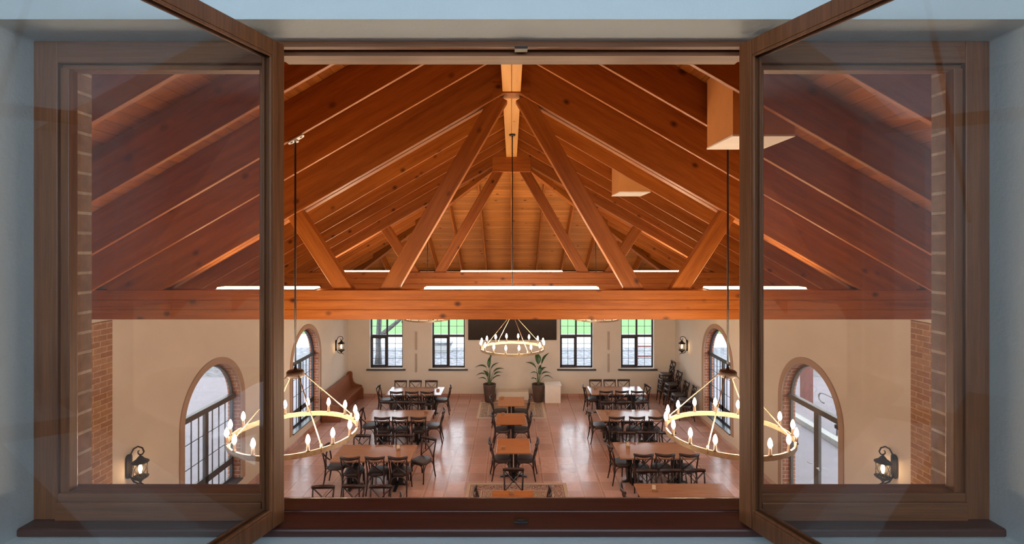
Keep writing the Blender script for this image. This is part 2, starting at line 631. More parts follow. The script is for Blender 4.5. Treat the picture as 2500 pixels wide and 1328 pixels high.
def holed_wall(outer, holes, axis, a0, a1, name, mats, parent=None):
    """A slab with openings: outline and openings in the wall's own plane, extruded along axis."""
    bm = bmesh.new()

    def mk(p, a):
        return {'X': (a, p[0], p[1]), 'Y': (p[0], a, p[1])}[axis]
    edges = []
    loops = []
    for poly in [outer] + holes:
        vs = [bm.verts.new(mk(p, a0)) for p in poly]
        loops.append(vs)
        for i in range(len(vs)):
            edges.append(bm.edges.new((vs[i], vs[(i + 1) % len(vs)])))
    bmesh.ops.triangle_fill(bm, use_beauty=True, edges=edges)
    front = list(bm.faces)
    vmap = {}
    for v in list(bm.verts):
        c = list(v.co)
        c[0 if axis == 'X' else 1] = a1
        vmap[v] = bm.verts.new(c)
    for f in front:
        bm.faces.new([vmap[v] for v in reversed(f.verts)])
    for vs in loops:
        for i in range(len(vs)):
            a, b = vs[i], vs[(i + 1) % len(vs)]
            bm.faces.new((a, b, vmap[b], vmap[a]))
    bb = B()
    bb.bm.free()
    bb.bm = bm
    return bb.build(name, mats, parent)


# ------------------------------------------------------------------ the shell of the hall
HW = 6.05            # half width
FAR = 18.2           # far wall
SL = 0.575           # roof slope
RB = EYE + 2.38      # rafter underside at the ridge line
RV = 0.42            # vertical depth of a rafter
BT = RB + RV         # underside of the boards at the ridge
NEAR = 2.09          # hall face of the wall with the internal window
HIP = 12.1
Y1, Y2 = 6.83, 11.75  # front faces of the two trusses
ARCH_Y = (5.58, 10.04, 14.5)
ARCH_A, ARCH_RING, ARCH_S = 0.97, 0.125, 2.15


def arch_poly(yc, a, z0, zs, n=24):
    pts = [(yc - a, z0)]
    for i in range(n + 1):
        t = PI - PI * i / n
        pts.append((yc + a * math.cos(t), zs + a * math.sin(t)))
    pts.append((yc + a, z0))
    return pts


tag(B().box(-HW - 0.3, HW + 0.3, NEAR - 0.37, FAR + 0.3, -0.12, 0).build('floor', M['tiles']), 'glossy terracotta tiled floor of the hall', kind='structure')

# ceiling: two slopes and a hip end of boards
cb = B()
E = 6.65
z_e = BT - SL * E
th = 0.06


def slab(poly, mi):
    lo = [cb.bm.verts.new(p) for p in poly]
    hi = [cb.bm.verts.new((p[0], p[1], p[2] + th)) for p in poly]
    n = len(poly)
    cb.face(list(reversed(lo)), mi)
    cb.face(hi, mi)
    for i in range(n):
        cb.face([lo[i], lo[(i + 1) % n], hi[(i + 1) % n], hi[i]], mi)


slab([(0, NEAR - 0.4, BT), (-E, NEAR - 0.4, z_e), (-E, HIP + E, z_e), (0, HIP, BT)], 0)
slab([(0, NEAR - 0.4, BT), (0, HIP, BT), (E, HIP + E, z_e), (E, NEAR - 0.4, z_e)], 0)
slab([(0, HIP, BT), (-E, HIP + E, z_e), (E, HIP + E, z_e)], 1)
tag(cb.build('ceiling', [M['boards_slope'], M['boards_hip']], weld=False), 'vaulted ceiling of orange pine boards', kind='structure')

SILL_Z = 0.33
TOPW = BT - SL * 6.35 - 0.02
wall_objs = {}
for side, nm in ((-1, 'left'), (1, 'right')):
    holes = []
    for k, yc in enumerate(ARCH_Y):
        z0 = 0.02 if (side == 1 and k < 2) else SILL_Z
        holes.append(arch_poly(yc, ARCH_A, z0, ARCH_S))
    w = holed_wall([(NEAR - 0.1, 0), (FAR + 0.3, 0), (FAR + 0.3, TOPW), (NEAR - 0.1, TOPW)], holes, 'X', side * HW, side * (HW + 0.3), 'wall_' + nm, M['plaster'])
    tag(w, 'cream plastered %s side wall with three arches' % nm, kind='structure')
    x0, x1 = sorted((side * (HW - 0.025), side * HW))
    B().box(x0, x1, 6.78, 7.42, 0.0, 4.41).build('brick_facing', M['brick_yz'], w)
    wall_objs[nm] = w
WIN_X = (-4.64, -2.34, 2.40, 4.66)
WW, WZ0, WZ1 = 0.62, 1.02, 3.28
holes = [[(x - WW, WZ0), (x + WW, WZ0), (x + WW, WZ1), (x - WW, WZ1)] for x in WIN_X]
w = holed_wall([(-HW, 0), (HW, 0), (HW, TOPW), (-HW, TOPW)], holes, 'Y', FAR, FAR + 0.3, 'wall_back', M['plaster'])
tag(w, 'cream plastered far wall with four tall windows', kind='structure')

# ------------------------------------------------------------------ the wall with the internal window, seen from the corridor
WY = 1.90                       # corridor face of the window frame
OX, OZ0, OZ1 = 1.848, EYE - 1.085, EYE + 0.80
CF = 1.72                       # corridor wall face


def rounded_rect(x0, x1, z0, z1, r=0.02, n=4):
    pts = []
    for cx, cz, a0 in ((x1 - r, z0 + r, -PI / 2), (x1 - r, z1 - r, 0), (x0 + r, z1 - r, PI / 2), (x0 + r, z0 + r, PI)):
        for i in range(n + 1):
            a = a0 + PI / 2 * i / n
            pts.append((cx + r * math.cos(a), cz + r * math.sin(a)))
    return pts


cw = holed_wall([(-4.5, 3.9), (4.5, 3.9), (4.5, 7.7), (-4.5, 7.7)], [rounded_rect(-OX, OX, OZ0, OZ1, 0.012)], 'Y', CF, 1.985, 'wall_front', M['plaster_cool_tint'])
tag(cw, 'plastered corridor wall around the internal window, cool daylight tinted into its colour', kind='structure')
gable = [(-6.35, 0), (6.35, 0), (6.35, BT - SL * 6.35 - 0.02), (0, BT - 0.02), (-6.35, BT - SL * 6.35 - 0.02)]
hb = holed_wall(gable, [[(-1.785, EYE - 1.06), (1.785, EYE - 1.06), (1.785, EYE + 0.79), (-1.785, EYE + 0.79)]], 'Y', 1.99, NEAR, 'wall_front_brick', M['brick_jamb'])
tag(hb, 'brick gable wall on the hall side of the internal window', kind='structure')

win = tag(empty('window_1', (0, WY, EYE - 1.05)), 'brown timber internal window with two open casements', kind='structure')
ZB = EYE - 1.05


def wpart(b, name, mat, parent=None, bevel=0.003, label=None):
    o = b.build(name, mat, parent or win, bevel=bevel, seg=2, weld=False)
    if parent is None:
        o.location = (0, -WY, -ZB)
    if label:
        o['label'] = label
    return o


zt, zb_ = EYE + 0.80, EYE - 1.05
for s in (-1, 1):
    xs = sorted((s * OX, s * 1.755))
    wpart(B().box(xs[0], xs[1], WY - 0.001, WY + 0.08, zb_, zt), 'jamb', M['joinery'])
    xs = sorted((s * 1.757, s * 1.722))
    wpart(B().box(xs[0], xs[1], WY + 0.012, WY + 0.052, zb_ + 0.095, zt - 0.10), 'glazing_bead', M['joinery'])
    xs = sorted((s * 0.965, s * 0.925))
    wpart(B().box(xs[0], xs[1], WY + 0.0, WY + 0.08, zb_, zt - 0.02), 'mullion', M['joinery'])
    xs = sorted((s * 0.966, s * 0.982))
    wpart(B().box(xs[0], xs[1], WY + 0.012, WY + 0.052, zb_ + 0.095, zt - 0.10), 'glazing_bead', M['joinery'])
    xs = sorted((s * 1.756, s * 0.964))
    wpart(B().box(xs[0], xs[1], WY + 0.0, WY + 0.08, zb_, zb_ + 0.10).box(xs[0], xs[1], WY - 0.012, WY + 0.012, zb_, zb_ + 0.07), 'bottom_rail', M['joinery_h'])
    wpart(B().box(xs[0], xs[1], WY + 0.0, WY + 0.08, zt - 0.085, zt - 0.02).box(xs[0], xs[1], WY + 0.02, WY + 0.07, zt - 0.105, zt - 0.085), 'top_rail', M['joinery_h'])
    xs = sorted((s * 1.724, s * 0.975))
    wpart(B().box(xs[0], xs[1], WY + 0.04, WY + 0.046, zb_ + 0.096, zt - 0.104), 'side_pane', M['glass_int'], bevel=0)
# head with its rebate: front strip, dark slot, then the deep stop
hd = B()
hd.box(-1.754, 1.754, WY - 0.001, WY + 0.03, EYE + 0.777, zt)
hd.box(-1.754, 1.754, WY + 0.03, WY + 0.055, EYE + 0.792, zt)
hd.box(-0.93, 0.93, WY + 0.055, WY + 0.15, EYE + 0.764, zt)
wpart(hd, 'head', M['joinery_h'], bevel=0.002)
sl = B()
sl.box(-1.855, 1.855, 1.835, 2.06, zb_ - 0.033, zb_ - 0.001)
sl.box(-0.962, 0.962, 1.955, 2.062, zb_ - 0.02, zb_ + 0.004)
wpart(sl, 'sill', M['sill'], bevel=0.008)
wpart(B().box(0.008, 0.062, 1.872, 1.910, zb_ - 0.004, zb_ + 0.006).box(0.02, 0.05, 1.883, 1.897, zb_ + 0.004, zb_ + 0.008), 'keeper_plate', M['black'], bevel=0.001)
wpart(B().box(0.012, 0.062, WY - 0.005, WY + 0.03, EYE + 0.768, EYE + 0.778), 'keeper_plate', M['black'], bevel=0.001)


def casement(s, open_deg):
    """Sash hinged on the mullion at x = s*0.872 and swung back past square towards the corridor."""
    Wd, z0, z1, T, RW = 0.918, EYE - 1.040, EYE + 0.772, 0.042, 0.058
    b = B()
    b.box(0, RW, -T / 2, T / 2, z0, z1)
    b.box(Wd - RW, Wd, -T / 2, T / 2, z0, z1)
    b.box(RW, Wd - RW, -T / 2, T / 2, z1 - RW, z1)
    b.box(RW, Wd - RW, -T / 2, T / 2, z0, z0 + RW * 1.15)
    # moulded bead round the glass
    for yy in (-0.016, 0.016):
        b.box(RW, RW + 0.011, yy - 0.005, yy + 0.005, z0 + RW, z1 - RW)
        b.box(Wd - RW - 0.011, Wd - RW, yy - 0.005, yy + 0.005, z0 + RW, z1 - RW)
        b.box(RW, Wd - RW, yy - 0.005, yy + 0.005, z1 - RW - 0.011, z1 - RW)
        b.box(RW, Wd - RW, yy - 0.005, yy + 0.005, z0 + RW * 1.15, z0 + RW * 1.15 + 0.011)
    o = b.build('casement', M['joinery'], win, bevel=0.004, seg=2, weld=False)
    a = R(open_deg)
    # closed sash points from its hinge to the middle; opening turns it towards -Y
    ang = -a if s < 0 else PI + a
    o.location = (s * 0.884, 1.877 - WY, -ZB)
    o.rotation_euler = (0, 0, ang)
    p = B().box(RW - 0.004, Wd - RW + 0.004, -0.003, 0.003, z0 + RW, z1 - RW + 0.004).build('casement_pane', M['glass_int'], o, weld=False)
    for hz in (z0 + 0.25, z1 - 0.25):
        B().tube([(-0.002, 0.0, hz - 0.04), (-0.002, 0.0, hz + 0.04)], 0.006, 10).build('hinge', M['hub'], o)
    return o


casement(-1, 107.5)
casement(1, 111.0)

# corridor behind the camera: floor, ceiling, end walls, back wall with a wide daylight window
tag(B().box(-4.5, 4.5, -2.7, CF, 3.85, 3.95).build('floor_corridor', M['floor_corridor']), kind='structure')
tag(B().box(-4.5, 4.5, -2.7, CF + 0.27, 7.4, 7.5).build('ceiling_corridor', M['frame_white']), kind='structure')
for s in (-1, 1):
    x0, x1 = sorted((s * 4.4, s * 4.5))
    tag(B().box(x0, x1, -2.7, CF, 3.9, 7.45).build('wall_corridor_side', M['plaster_cool_tint']), kind='structure')
tag(holed_wall([(-4.5, 3.9), (4.5, 3.9), (4.5, 7.45), (-4.5, 7.45)], [[(-3.0, 5.6), (3.0, 5.6), (3.0, 6.8), (-3.0, 6.8)]], 'Y', -2.5, -2.7, 'wall_corridor_back', M['plaster_cool_tint']), kind='structure')

# ------------------------------------------------------------------ arched openings
def arch_band(b, side, yc, ri, ro, xa, xb, z0, zs, n=28, mi=0):
    rings = []
    prof = [(-1, z0)] + [None] * (n + 1) + [(1, z0)]
    for i in range(n + 3):
        if i == 0 or i == n + 2:
            s = -1 if i == 0 else 1
            inn, out = (yc + s * ri, z0), (yc + s * ro, z0)
        else:
            t = PI - PI * (i - 1) / n
            inn = (yc + ri * math.cos(t), zs + ri * math.sin(t))
            out = (yc + ro * math.cos(t), zs + ro * math.sin(t))
        rings.append([(side * xa, *inn), (side * xa, *out), (side * xb, *out), (side * xb, *inn)])
    b.loft(rings, smooth=False, mi=mi)


tn = 1
wn_i = 2
for side, nm in ((-1, 'left'), (1, 'right')):
    for k, yc in enumerate(ARCH_Y):
        door = side == 1 and k < 2
        z0 = 0.0 if door else SILL_Z
        b = B()
        arch_band(b, side, yc, ARCH_A - 0.012, ARCH_A + ARCH_RING, HW - 0.022, HW + 0.02, z0, ARCH_S)
        t = tag(b.build('trim_%d' % tn, M['arch_trim'], bevel=0.006, seg=1), 'tan surround of the %s %s arch' % (('window-side', 'middle', 'far')[k], nm), kind='structure')
        b = B()
        arch_band(b, side, yc, ARCH_A - 0.014, ARCH_A + 0.004, HW + 0.02, HW + 0.295, z0, ARCH_S)
        b.build('brick_reveal', M['brick_xz'], t)
        tn += 1
        # window / door set back in the reveal
        xa, xb = HW + 0.17, HW + 0.23
        A = ARCH_A - 0.014
        wd = tag(empty(('door_%d' % (k + 1) if door else 'window_%d' % wn_i), (side * (HW + 0.2), yc, z0)), kind='structure')
        if not door:
            wn_i += 1
        off = (-side * (HW + 0.2), -yc, -z0)

        def ap(b, name, mat, bevel=0.0):
            o = b.build(name, mat, wd, bevel=bevel, seg=1, weld=False)
            o.location = off
            return o
        fr = B()
        arch_band(fr, side, yc, A - 0.05, A, xa, xb, z0 + 0.02, ARCH_S)
        x0, x1 = sorted((side * xa, side * xb))
        if not door:
            fr.box(x0, x1, yc - A, yc + A, z0 + 0.02, z0 + 0.09)
        FM = M['frame_door'] if door else M['frame_dark']
        ap(fr, 'arch_frame', FM)
        xt0, xt1 = sorted((side * (xa - 0.05), side * xb))
        tz = 2.20
        ap(B().box(xt0, xt1, yc - A, yc + A, tz - 0.05, tz + 0.06), 'transom', FM, 0.005)
        mu = B()
        if door:
            mu.box(x0, x1, yc - 0.075, yc + 0.075, z0 + 0.02, tz)
            mu.box(x0, x1, yc - A, yc + A, 0.02, 0.16)
        else:
            mu.box(x0, x1, yc - 0.05, yc + 0.05, z0 + 0.05, tz)
            mu.box(x0, x1, yc - A, yc + A, 0.70, 0.84)
        ap(mu, 'mullion', FM)
        if not door:
            gr = B()
            xg0, xg1 = sorted((side * (xa + 0.02), side * (xa + 0.04)))
            for j in (-3, -2, -1, 1, 2, 3):
                yy = yc + j * (A - 0.05) / 4
                gr.box(xg0, xg1, yy - 0.007, yy + 0.007, z0 + 0.08, tz)
            for zz in (1.22, 1.70):
                gr.box(xg0, xg1, yc - A + 0.03, yc + A - 0.03, zz - 0.007, zz + 0.007)
            ap(gr, 'glazing_bars', M['frame_dark'])
            sx = sorted((side * (HW - 0.05), side * (xa + 0.05)))
            sb = B()
            sb.box(sx[0], sx[1], yc - A - 0.0, yc + A + 0.0, z0 - 0.0, z0 + 0.035)
            ap(sb, 'sill', M['sill_dark'], 0.006)
        else:
            hb_ = B()
            for q in (-1, 1):
                hb_.tube([(side * (xa - 0.01), yc + q * 0.11, 1.05), (side * (xa - 0.06), yc + q * 0.11, 1.05), (side * (xa - 0.06), yc + q * 0.2, 1.05)], 0.01, 8)
            ap(hb_, 'door_handle', M['bracket'])
            B().box(side * (xa - 0.03) - 0.03, side * (xa - 0.03) + 0.03, -A + 0.06, -A + 0.30, 2.06, 2.13).build('door_closer', M['frame_dark'], wd, loc=(off[0], 0, off[2]), bevel=0.006)
        gx = side * (xa + 0.03)
        g = B()
        gp = arch_poly(yc, A - 0.02, z0 + 0.03, ARCH_S, 24)
        g.prism(gp, 'X', gx - 0.002, gx + 0.002)
        ap(g, 'pane', M['glass'])

# ------------------------------------------------------------------ far wall windows
for i, wx in enumerate(WIN_X):
    wd = tag(empty('window_%d' % wn_i, (wx, FAR + 0.15, WZ0)), 'dark framed window in the far wall, %s from the left' % ('first', 'second', 'third', 'fourth')[i], kind='structure')
    wn_i += 1
    H = WZ1 - WZ0

    def fp(b, name, mat, bevel=0.0):
        return b.build(name, mat, wd, bevel=bevel, seg=1, weld=False)
    hw = WW - 0.012
    rv = B()
    rv.box(-WW, -hw, -0.15, 0.14, 0, H).box(hw, WW, -0.15, 0.14, 0, H)
    rv.box(-WW, WW, -0.15, 0.14, 0, 0.02)
    fp(rv, 'reveal_lining', M['frame_white'])
    fr = B()
    zt_ = 2.22 - WZ0
    fr.box(-hw, -hw + 0.05, -0.03, 0.03, 0.02, H).box(hw - 0.05, hw, -0.03, 0.03, 0.02, H)
    fr.box(-hw, hw, -0.03, 0.03, 0.02, 0.09).box(-hw, hw, -0.03, 0.03, H - 0.06, H)
    fr.box(-hw, hw, -0.035, 0.03, zt_ - 0.045, zt_ + 0.045)
    fp(fr, 'frame', M['frame_dark'], 0.004)
    fp(B().box(-0.032, 0.032, -0.03, 0.03, 0.08, H - 0.05), 'mullion', M['frame_dark'], 0.004)
    # the left light opens: it has a sash of its own
    sb = B()
    sb.box(-hw + 0.04, -hw + 0.085, -0.05, 0.0, 0.08, zt_ - 0.04).box(-0.075, -0.03, -0.05, 0.0, 0.08, zt_ - 0.04)
    sb.box(-hw + 0.04, -0.03, -0.05, 0.0, 0.08, 0.13).box(-hw + 0.04, -0.03, -0.05, 0.0, zt_ - 0.09, zt_ - 0.04)
    fp(sb, 'sash', M['frame_dark'], 0.004)
    gb = B()
    for q in (-1, 1):
        gb.box(q * 0.30 - 0.007, q * 0.30 + 0.007, -0.012, 0.004, 0.09, H - 0.06)
    for zz in (0.365, 0.64, 0.915):
        gb.box(-hw + 0.03, hw - 0.03, -0.012, 0.004, zz - 0.007, zz + 0.007)
    for zz in (zt_ + 0.36, zt_ + 0.68):
        gb.box(-hw + 0.03, hw - 0.03, -0.012, 0.004, zz - 0.007, zz + 0.007)
    fp(gb, 'glazing_bars', M['frame_dark'])
    fp(B().box(-hw + 0.03, hw - 0.03, -0.004, 0.0, 0.05, H - 0.04), 'pane', M['glass'])
    fp(B().box(-0.72, 0.72, -0.24, -0.151, -0.045, 0.0), 'sill', M['sill_dark'], 0.006)

# skirting tiles round the hall
for nm, bx in (('left', (-HW, -HW + 0.012, 7.45, FAR)), ('right', (HW - 0.012, HW, 11.2, FAR)), ('back', (-HW, HW, FAR - 0.012, FAR))):
    b = B()
    b.box(bx[0], bx[1], bx[2], bx[3], 0.0, 0.1)
    tag(b.build('baseboard_' + nm, M['tiles'], bevel=0.003, seg=1), kind='structure')

# ------------------------------------------------------------------ roof timbers
def zr(x, h0=RB):
    return h0 - SL * abs(x)


cosr = 1 / math.sqrt(1 + SL * SL)
ORD = ('first', 'second', 'third', 'fourth', 'fifth', 'sixth')
RY_NEAR = [5.91, 5.00, 4.09, 3.21, 2.33]
RY_MID = [7.63, 8.53, 9.43, 10.37, 11.28]
RY_HIP = [12.28, 13.15, 14.05, 14.95, 15.85, 16.75]


def rafter(y, s, x_in, x_out, label):
    zc = RV / 2
    o = beam('rafter', (s * x_in, y, zr(x_in) + zc), (s * x_out, y, zr(x_out) + zc), 0.045, RV * cosr - 0.004, M['beam'], bevel=0.003)
    return tag(o, label, 'rafter', 'pine rafters under the vaulted ceiling')


for s, sn in ((-1, 'left'), (1, 'right')):
    for i, y in enumerate(RY_NEAR):
        rafter(y, s, 0.12, 6.13, 'pine rafter on the %s slope, %s in front of the nearer truss' % (sn, ORD[i]))
    for i, y in enumerate(RY_MID):
        rafter(y, s, 0.12, 6.13, 'pine rafter on the %s slope between the trusses, %s behind the nearer truss' % (sn, ORD[i]))
    for i, y in enumerate(RY_HIP):
        rafter(y, s, y - HIP + 0.05, 6.13, 'short pine rafter on the %s slope, %s behind the farther truss' % (sn, ORD[i]))
    o = beam('hip_rafter', (0, HIP, RB + 0.01), (s * 5.92, HIP + 5.92, RB - SL * 5.92 + 0.01), 0.13, 0.36, M['beam'])
    tag(o, 'diagonal pine hip rafter running down to the far %s corner' % sn, 'rafter')
for i in range(-6, 7):
    x = i * 0.9
    y0 = HIP + abs(x) + (0.15 if i else 0.3)
    if y0 > 17.4:
        continue
    p0 = (x, y0, RB - SL * (y0 - HIP) + RV / 2)
    p1 = (x, FAR + 0.08, RB - SL * (FAR + 0.08 - HIP) + RV / 2)
    o = beam('end_rafter', p0, p1, 0.045, RV * cosr - 0.004, M['beam'], bevel=0.003)
    lab = 'pine rafter down the middle of the far end slope' if i == 0 else 'pine rafter of the far end slope, %s to the %s of its middle' % (ORD[abs(i) - 1], 'left' if i < 0 else 'right')
    tag(o, lab, 'rafter', 'pine rafters under the vaulted ceiling')

for nm, ya, yb, lab in (('near', NEAR, Y1, 'pale twin pine ridge beam between the window wall and the nearer truss'), ('far', Y1 + 0.24, Y2, 'pale twin pine ridge beam between the two roof trusses')):
    b = B()
    b.box(-0.127, -0.002, ya, yb, EYE + 2.17, BT - 0.09)
    b.box(0.002, 0.127, ya, yb, EYE + 2.17, BT - 0.09)
    o = b.build('ridge_beam', M['ridge'], bevel=0.005, seg=1, weld=False)
    tag(o, lab, 'beam')

TB0, TB1 = EYE - 0.996, EYE - 0.585


def truss(yf, label, apex_block):
    yc = yf + 0.12
    t = tag(empty('roof_truss', (0, yf + 0.12, TB0)), label, 'truss', 'pine roof trusses')
    beam('tie_beam', (-6.04, yc, (TB0 + TB1) / 2), (6.04, yc, (TB0 + TB1) / 2), 0.24, TB1 - TB0, M['beam'], t, 0.004, 3)
    for s in (-1, 1):
        hb = EYE + 2.21
        v = BT - hb - 0.02
        xo = (hb - TB1) / SL + 0.7
        beam('top_chord', (s * 0.0, yc, hb + v / 2), (s * xo, yc, hb - SL * xo + v / 2), 0.228, v * cosr, M['beam'], t, 0.005, 1, 0.03)
        beam('web_strut', (s * 1.83, yc, TB1 - 0.18), (s * 0.16, yc, EYE + 2.12), 0.14, 0.235, M['beam'], t)
        beam('web_strut', (s * 2.245, yc, TB1 - 0.17), (s * 3.07, yc, EYE + 2.22 - SL * 3.04 + 0.05), 0.14, 0.225, M['beam'], t)
    if apex_block:
        o = B().box(-0.46, 0.46, -0.125, 0.125, EYE + 1.82 - TB0, EYE + 2.35 - TB0).build('apex_block', M['beam'], t, bevel=0.005, seg=1)
    else:
        o = B().prism([(-0.26, EYE + 2.07 - TB0), (-0.127, EYE + 2.15 - TB0), (0.127, EYE + 2.15 - TB0), (0.26, EYE + 2.07 - TB0), (0.26, EYE + 2.3 - TB0), (-0.26, EYE + 2.3 - TB0)], 'Y', -0.122, 0.122).build('apex_block', M['beam'], t)
    return t


truss(Y1, 'nearer pine roof truss with tie beam and diagonal struts across the hall', False)
truss(Y2, 'farther pine roof truss behind the first, at the start of the hip end', True)

# warm light strips lying on the tie beams
for yf, tn_ in ((Y1, 'nearer'), (Y2, 'farther')):
    for xc, ln, pn in ((0, 2.45, 'middle and longest'), (-3.43, 1.38, 'left-hand'), (3.43, 1.38, 'right-hand')):
        r = tag(empty('light_strip', (xc, yf + 0.12, TB1 + 0.003)), 'glowing warm light strip on the %s tie beam, %s of three' % (tn_, pn), 'light', 'light strips on the tie beams')
        B().box(-ln / 2, ln / 2, -0.11, 0.11, 0.0, 0.008).build('tray', M['white'], r)
        B().prism([(-0.105, 0.008), (0.105, 0.008), (0.09, 0.03), (-0.09, 0.03)], 'X', -ln / 2 + 0.01, ln / 2 - 0.01).build('diffuser', M['strip'], r)

# boxed ceiling ducts
for i, (x0, ya, yb, lab) in enumerate(((1.95, 4.33, 4.90, 'tan boxed duct with white base under the right slope, nearer of the two'), (1.91, 8.70, 9.36, 'tan boxed duct with white base under the right slope, farther of the two'))):
    x1 = x0 + 0.545
    zb0 = EYE + 0.98
    ztl, ztr = BT - SL * x0 - 0.01, BT - SL * x1 - 0.01
    r = tag(empty('ceiling_duct', ((x0 + x1) / 2, (ya + yb) / 2, zb0)), lab, 'duct', 'boxed ceiling ducts')
    b = B()
    xm = (x0 + x1) / 2
    b.prism([(x0 - xm, 0.02), (x1 - xm, 0.02), (x1 - xm, ztr - zb0), (x0 - xm, ztl - zb0)], 'Y', -(yb - ya) / 2, (yb - ya) / 2)
    b.build('duct_box', M['duct_side'], r)
    B().box(x0 - xm - 0.005, x1 - xm + 0.005, -(yb - ya) / 2 - 0.005, (yb - ya) / 2 + 0.005, 0.0, 0.02).build('bottom_panel', M['duct'], r, bevel=0.003, seg=1)

# ------------------------------------------------------------------ chandeliers
RING_Z = EYE - 1.885
HUB_Z = EYE - 1.28


def chandelier(label, loc, z_top, rot, mount):
    """Round ring of sixteen candle bulbs on a long rod; origin at the ring's centre."""
    t = tag(empty('chandelier', loc, R(rot)), label, 'chandelier', 'brass ring chandeliers')
    RR = 0.605
    prof = [(RR - 0.008, -0.024), (RR + 0.008, -0.024), (RR + 0.008, 0.024), (RR - 0.008, 0.024)]
    B().lathe(prof, 72, closed=True, smooth=False).build('ring', M['gold'], t)
    hz = HUB_Z - RING_Z
    B().lathe([(0.0, -0.035), (0.07, -0.035), (0.085, -0.02), (0.085, 0.02), (0.07, 0.035), (0.02, 0.04), (0.012, 0.07), (0.0, 0.07)], 28, (0, 0, hz)).build('hub', M['hub'], t)
    zt = z_top - loc[2]
    B().tube([(0, 0, hz + 0.05), (0, 0, zt - 0.02)], 0.0095, 10).build('rod', M['black'], t)
    mb = B()
    if mount == 'bracket':
        pl = [(0.055 + 0.035 * math.cos(-PI / 2 + PI * i / 8), 0.035 * math.sin(-PI / 2 + PI * i / 8)) for i in range(9)]
        pl += [(-p[0], -p[1]) for p in pl]
        mb.prism(pl, 'Z', -0.02, -0.008)
        mb.lathe([(0.0, -0.045), (0.016, -0.045), (0.016, 0.0), (0.0, 0.0)], 14)
        slope = math.atan(SL) * (1 if loc[0] > 0 else -1)
        mo = mb.build('ceiling_mount', M['bracket'], t, loc=(0, 0, zt), rot=(0, slope, -R(rot)))
        mo.rotation_mode = 'YXZ'
        for q in (-0.055, 0.055):
            B().lathe([(0.0, -0.022), (0.013, -0.022), (0.013, -0.018), (0.0, -0.018)], 12, (q, 0, 0)).build('screw', M['black'], mo)
    else:
        mb.lathe([(0.0, -0.03), (0.055, -0.03), (0.06, -0.02), (0.06, 0.0), (0.0, 0.0)], 22, (0, 0, zt))
        mb.build('ceiling_mount', M['black'], t)
    for k in range(4):
        a = PI / 2 * k + PI / 4
        c, s = math.cos(a), math.sin(a)
        b = B()
        b.tube([(0.075 * c, 0.075 * s, hz - 0.0), ((RR - 0.005) * c, (RR - 0.005) * s, 0.055)], 0.006, 8)
        b.tube([((RR) * c, (RR) * s, -0.01), (RR * c, RR * s, 0.06)], 0.011, 8)
        b.build('stay_rod', M['gold'], t)
    for k in range(16):
        a = 2 * PI * k / 16 + PI / 16 - R(rot)
        x, y = RR * math.cos(a), RR * math.sin(a)
        so = B().lathe([(0.0, 0.0), (0.019, 0.0), (0.019, 0.008), (0.0135, 0.012), (0.0135, 0.068), (0.0, 0.068)], 14).build('candle_socket', M['hub'], t, loc=(x, y, 0.024))
        B().lathe([(0.0, 0.0), (0.010, 0.002), (0.019, 0.02), (0.0205, 0.034), (0.0165, 0.057), (0.009, 0.078), (0.0, 0.09)], 12).build('bulb', M['bulb'], so, loc=(0, 0, 0.068))
    return t


chandelier('brass ring chandelier seen through and beside the open left casement', (-2.20, 5.0, RING_Z), zr(2.20) + 0.0, 0, 'bracket')
chandelier('brass ring chandelier on a rod beside the nearer boxed duct', (2.20, 5.0, RING_Z), zr(2.20), 5, 'bracket')
chandelier('brass ring chandelier hanging on the hall centre line before the dark screen', (0.015, 9.4, RING_Z - 0.04), EYE + 2.17, -18, 'cup')
chandelier('brass ring chandelier mostly hidden by the beam, above the left windows', (-2.25, 13.15, RING_Z), zr(2.25) if False else RB - SL * 2.25, 0, 'cup')
chandelier('brass ring chandelier mostly hidden by the beam, above the right windows', (2.25, 13.15, RING_Z), RB - SL * 2.25, 0, 'cup')

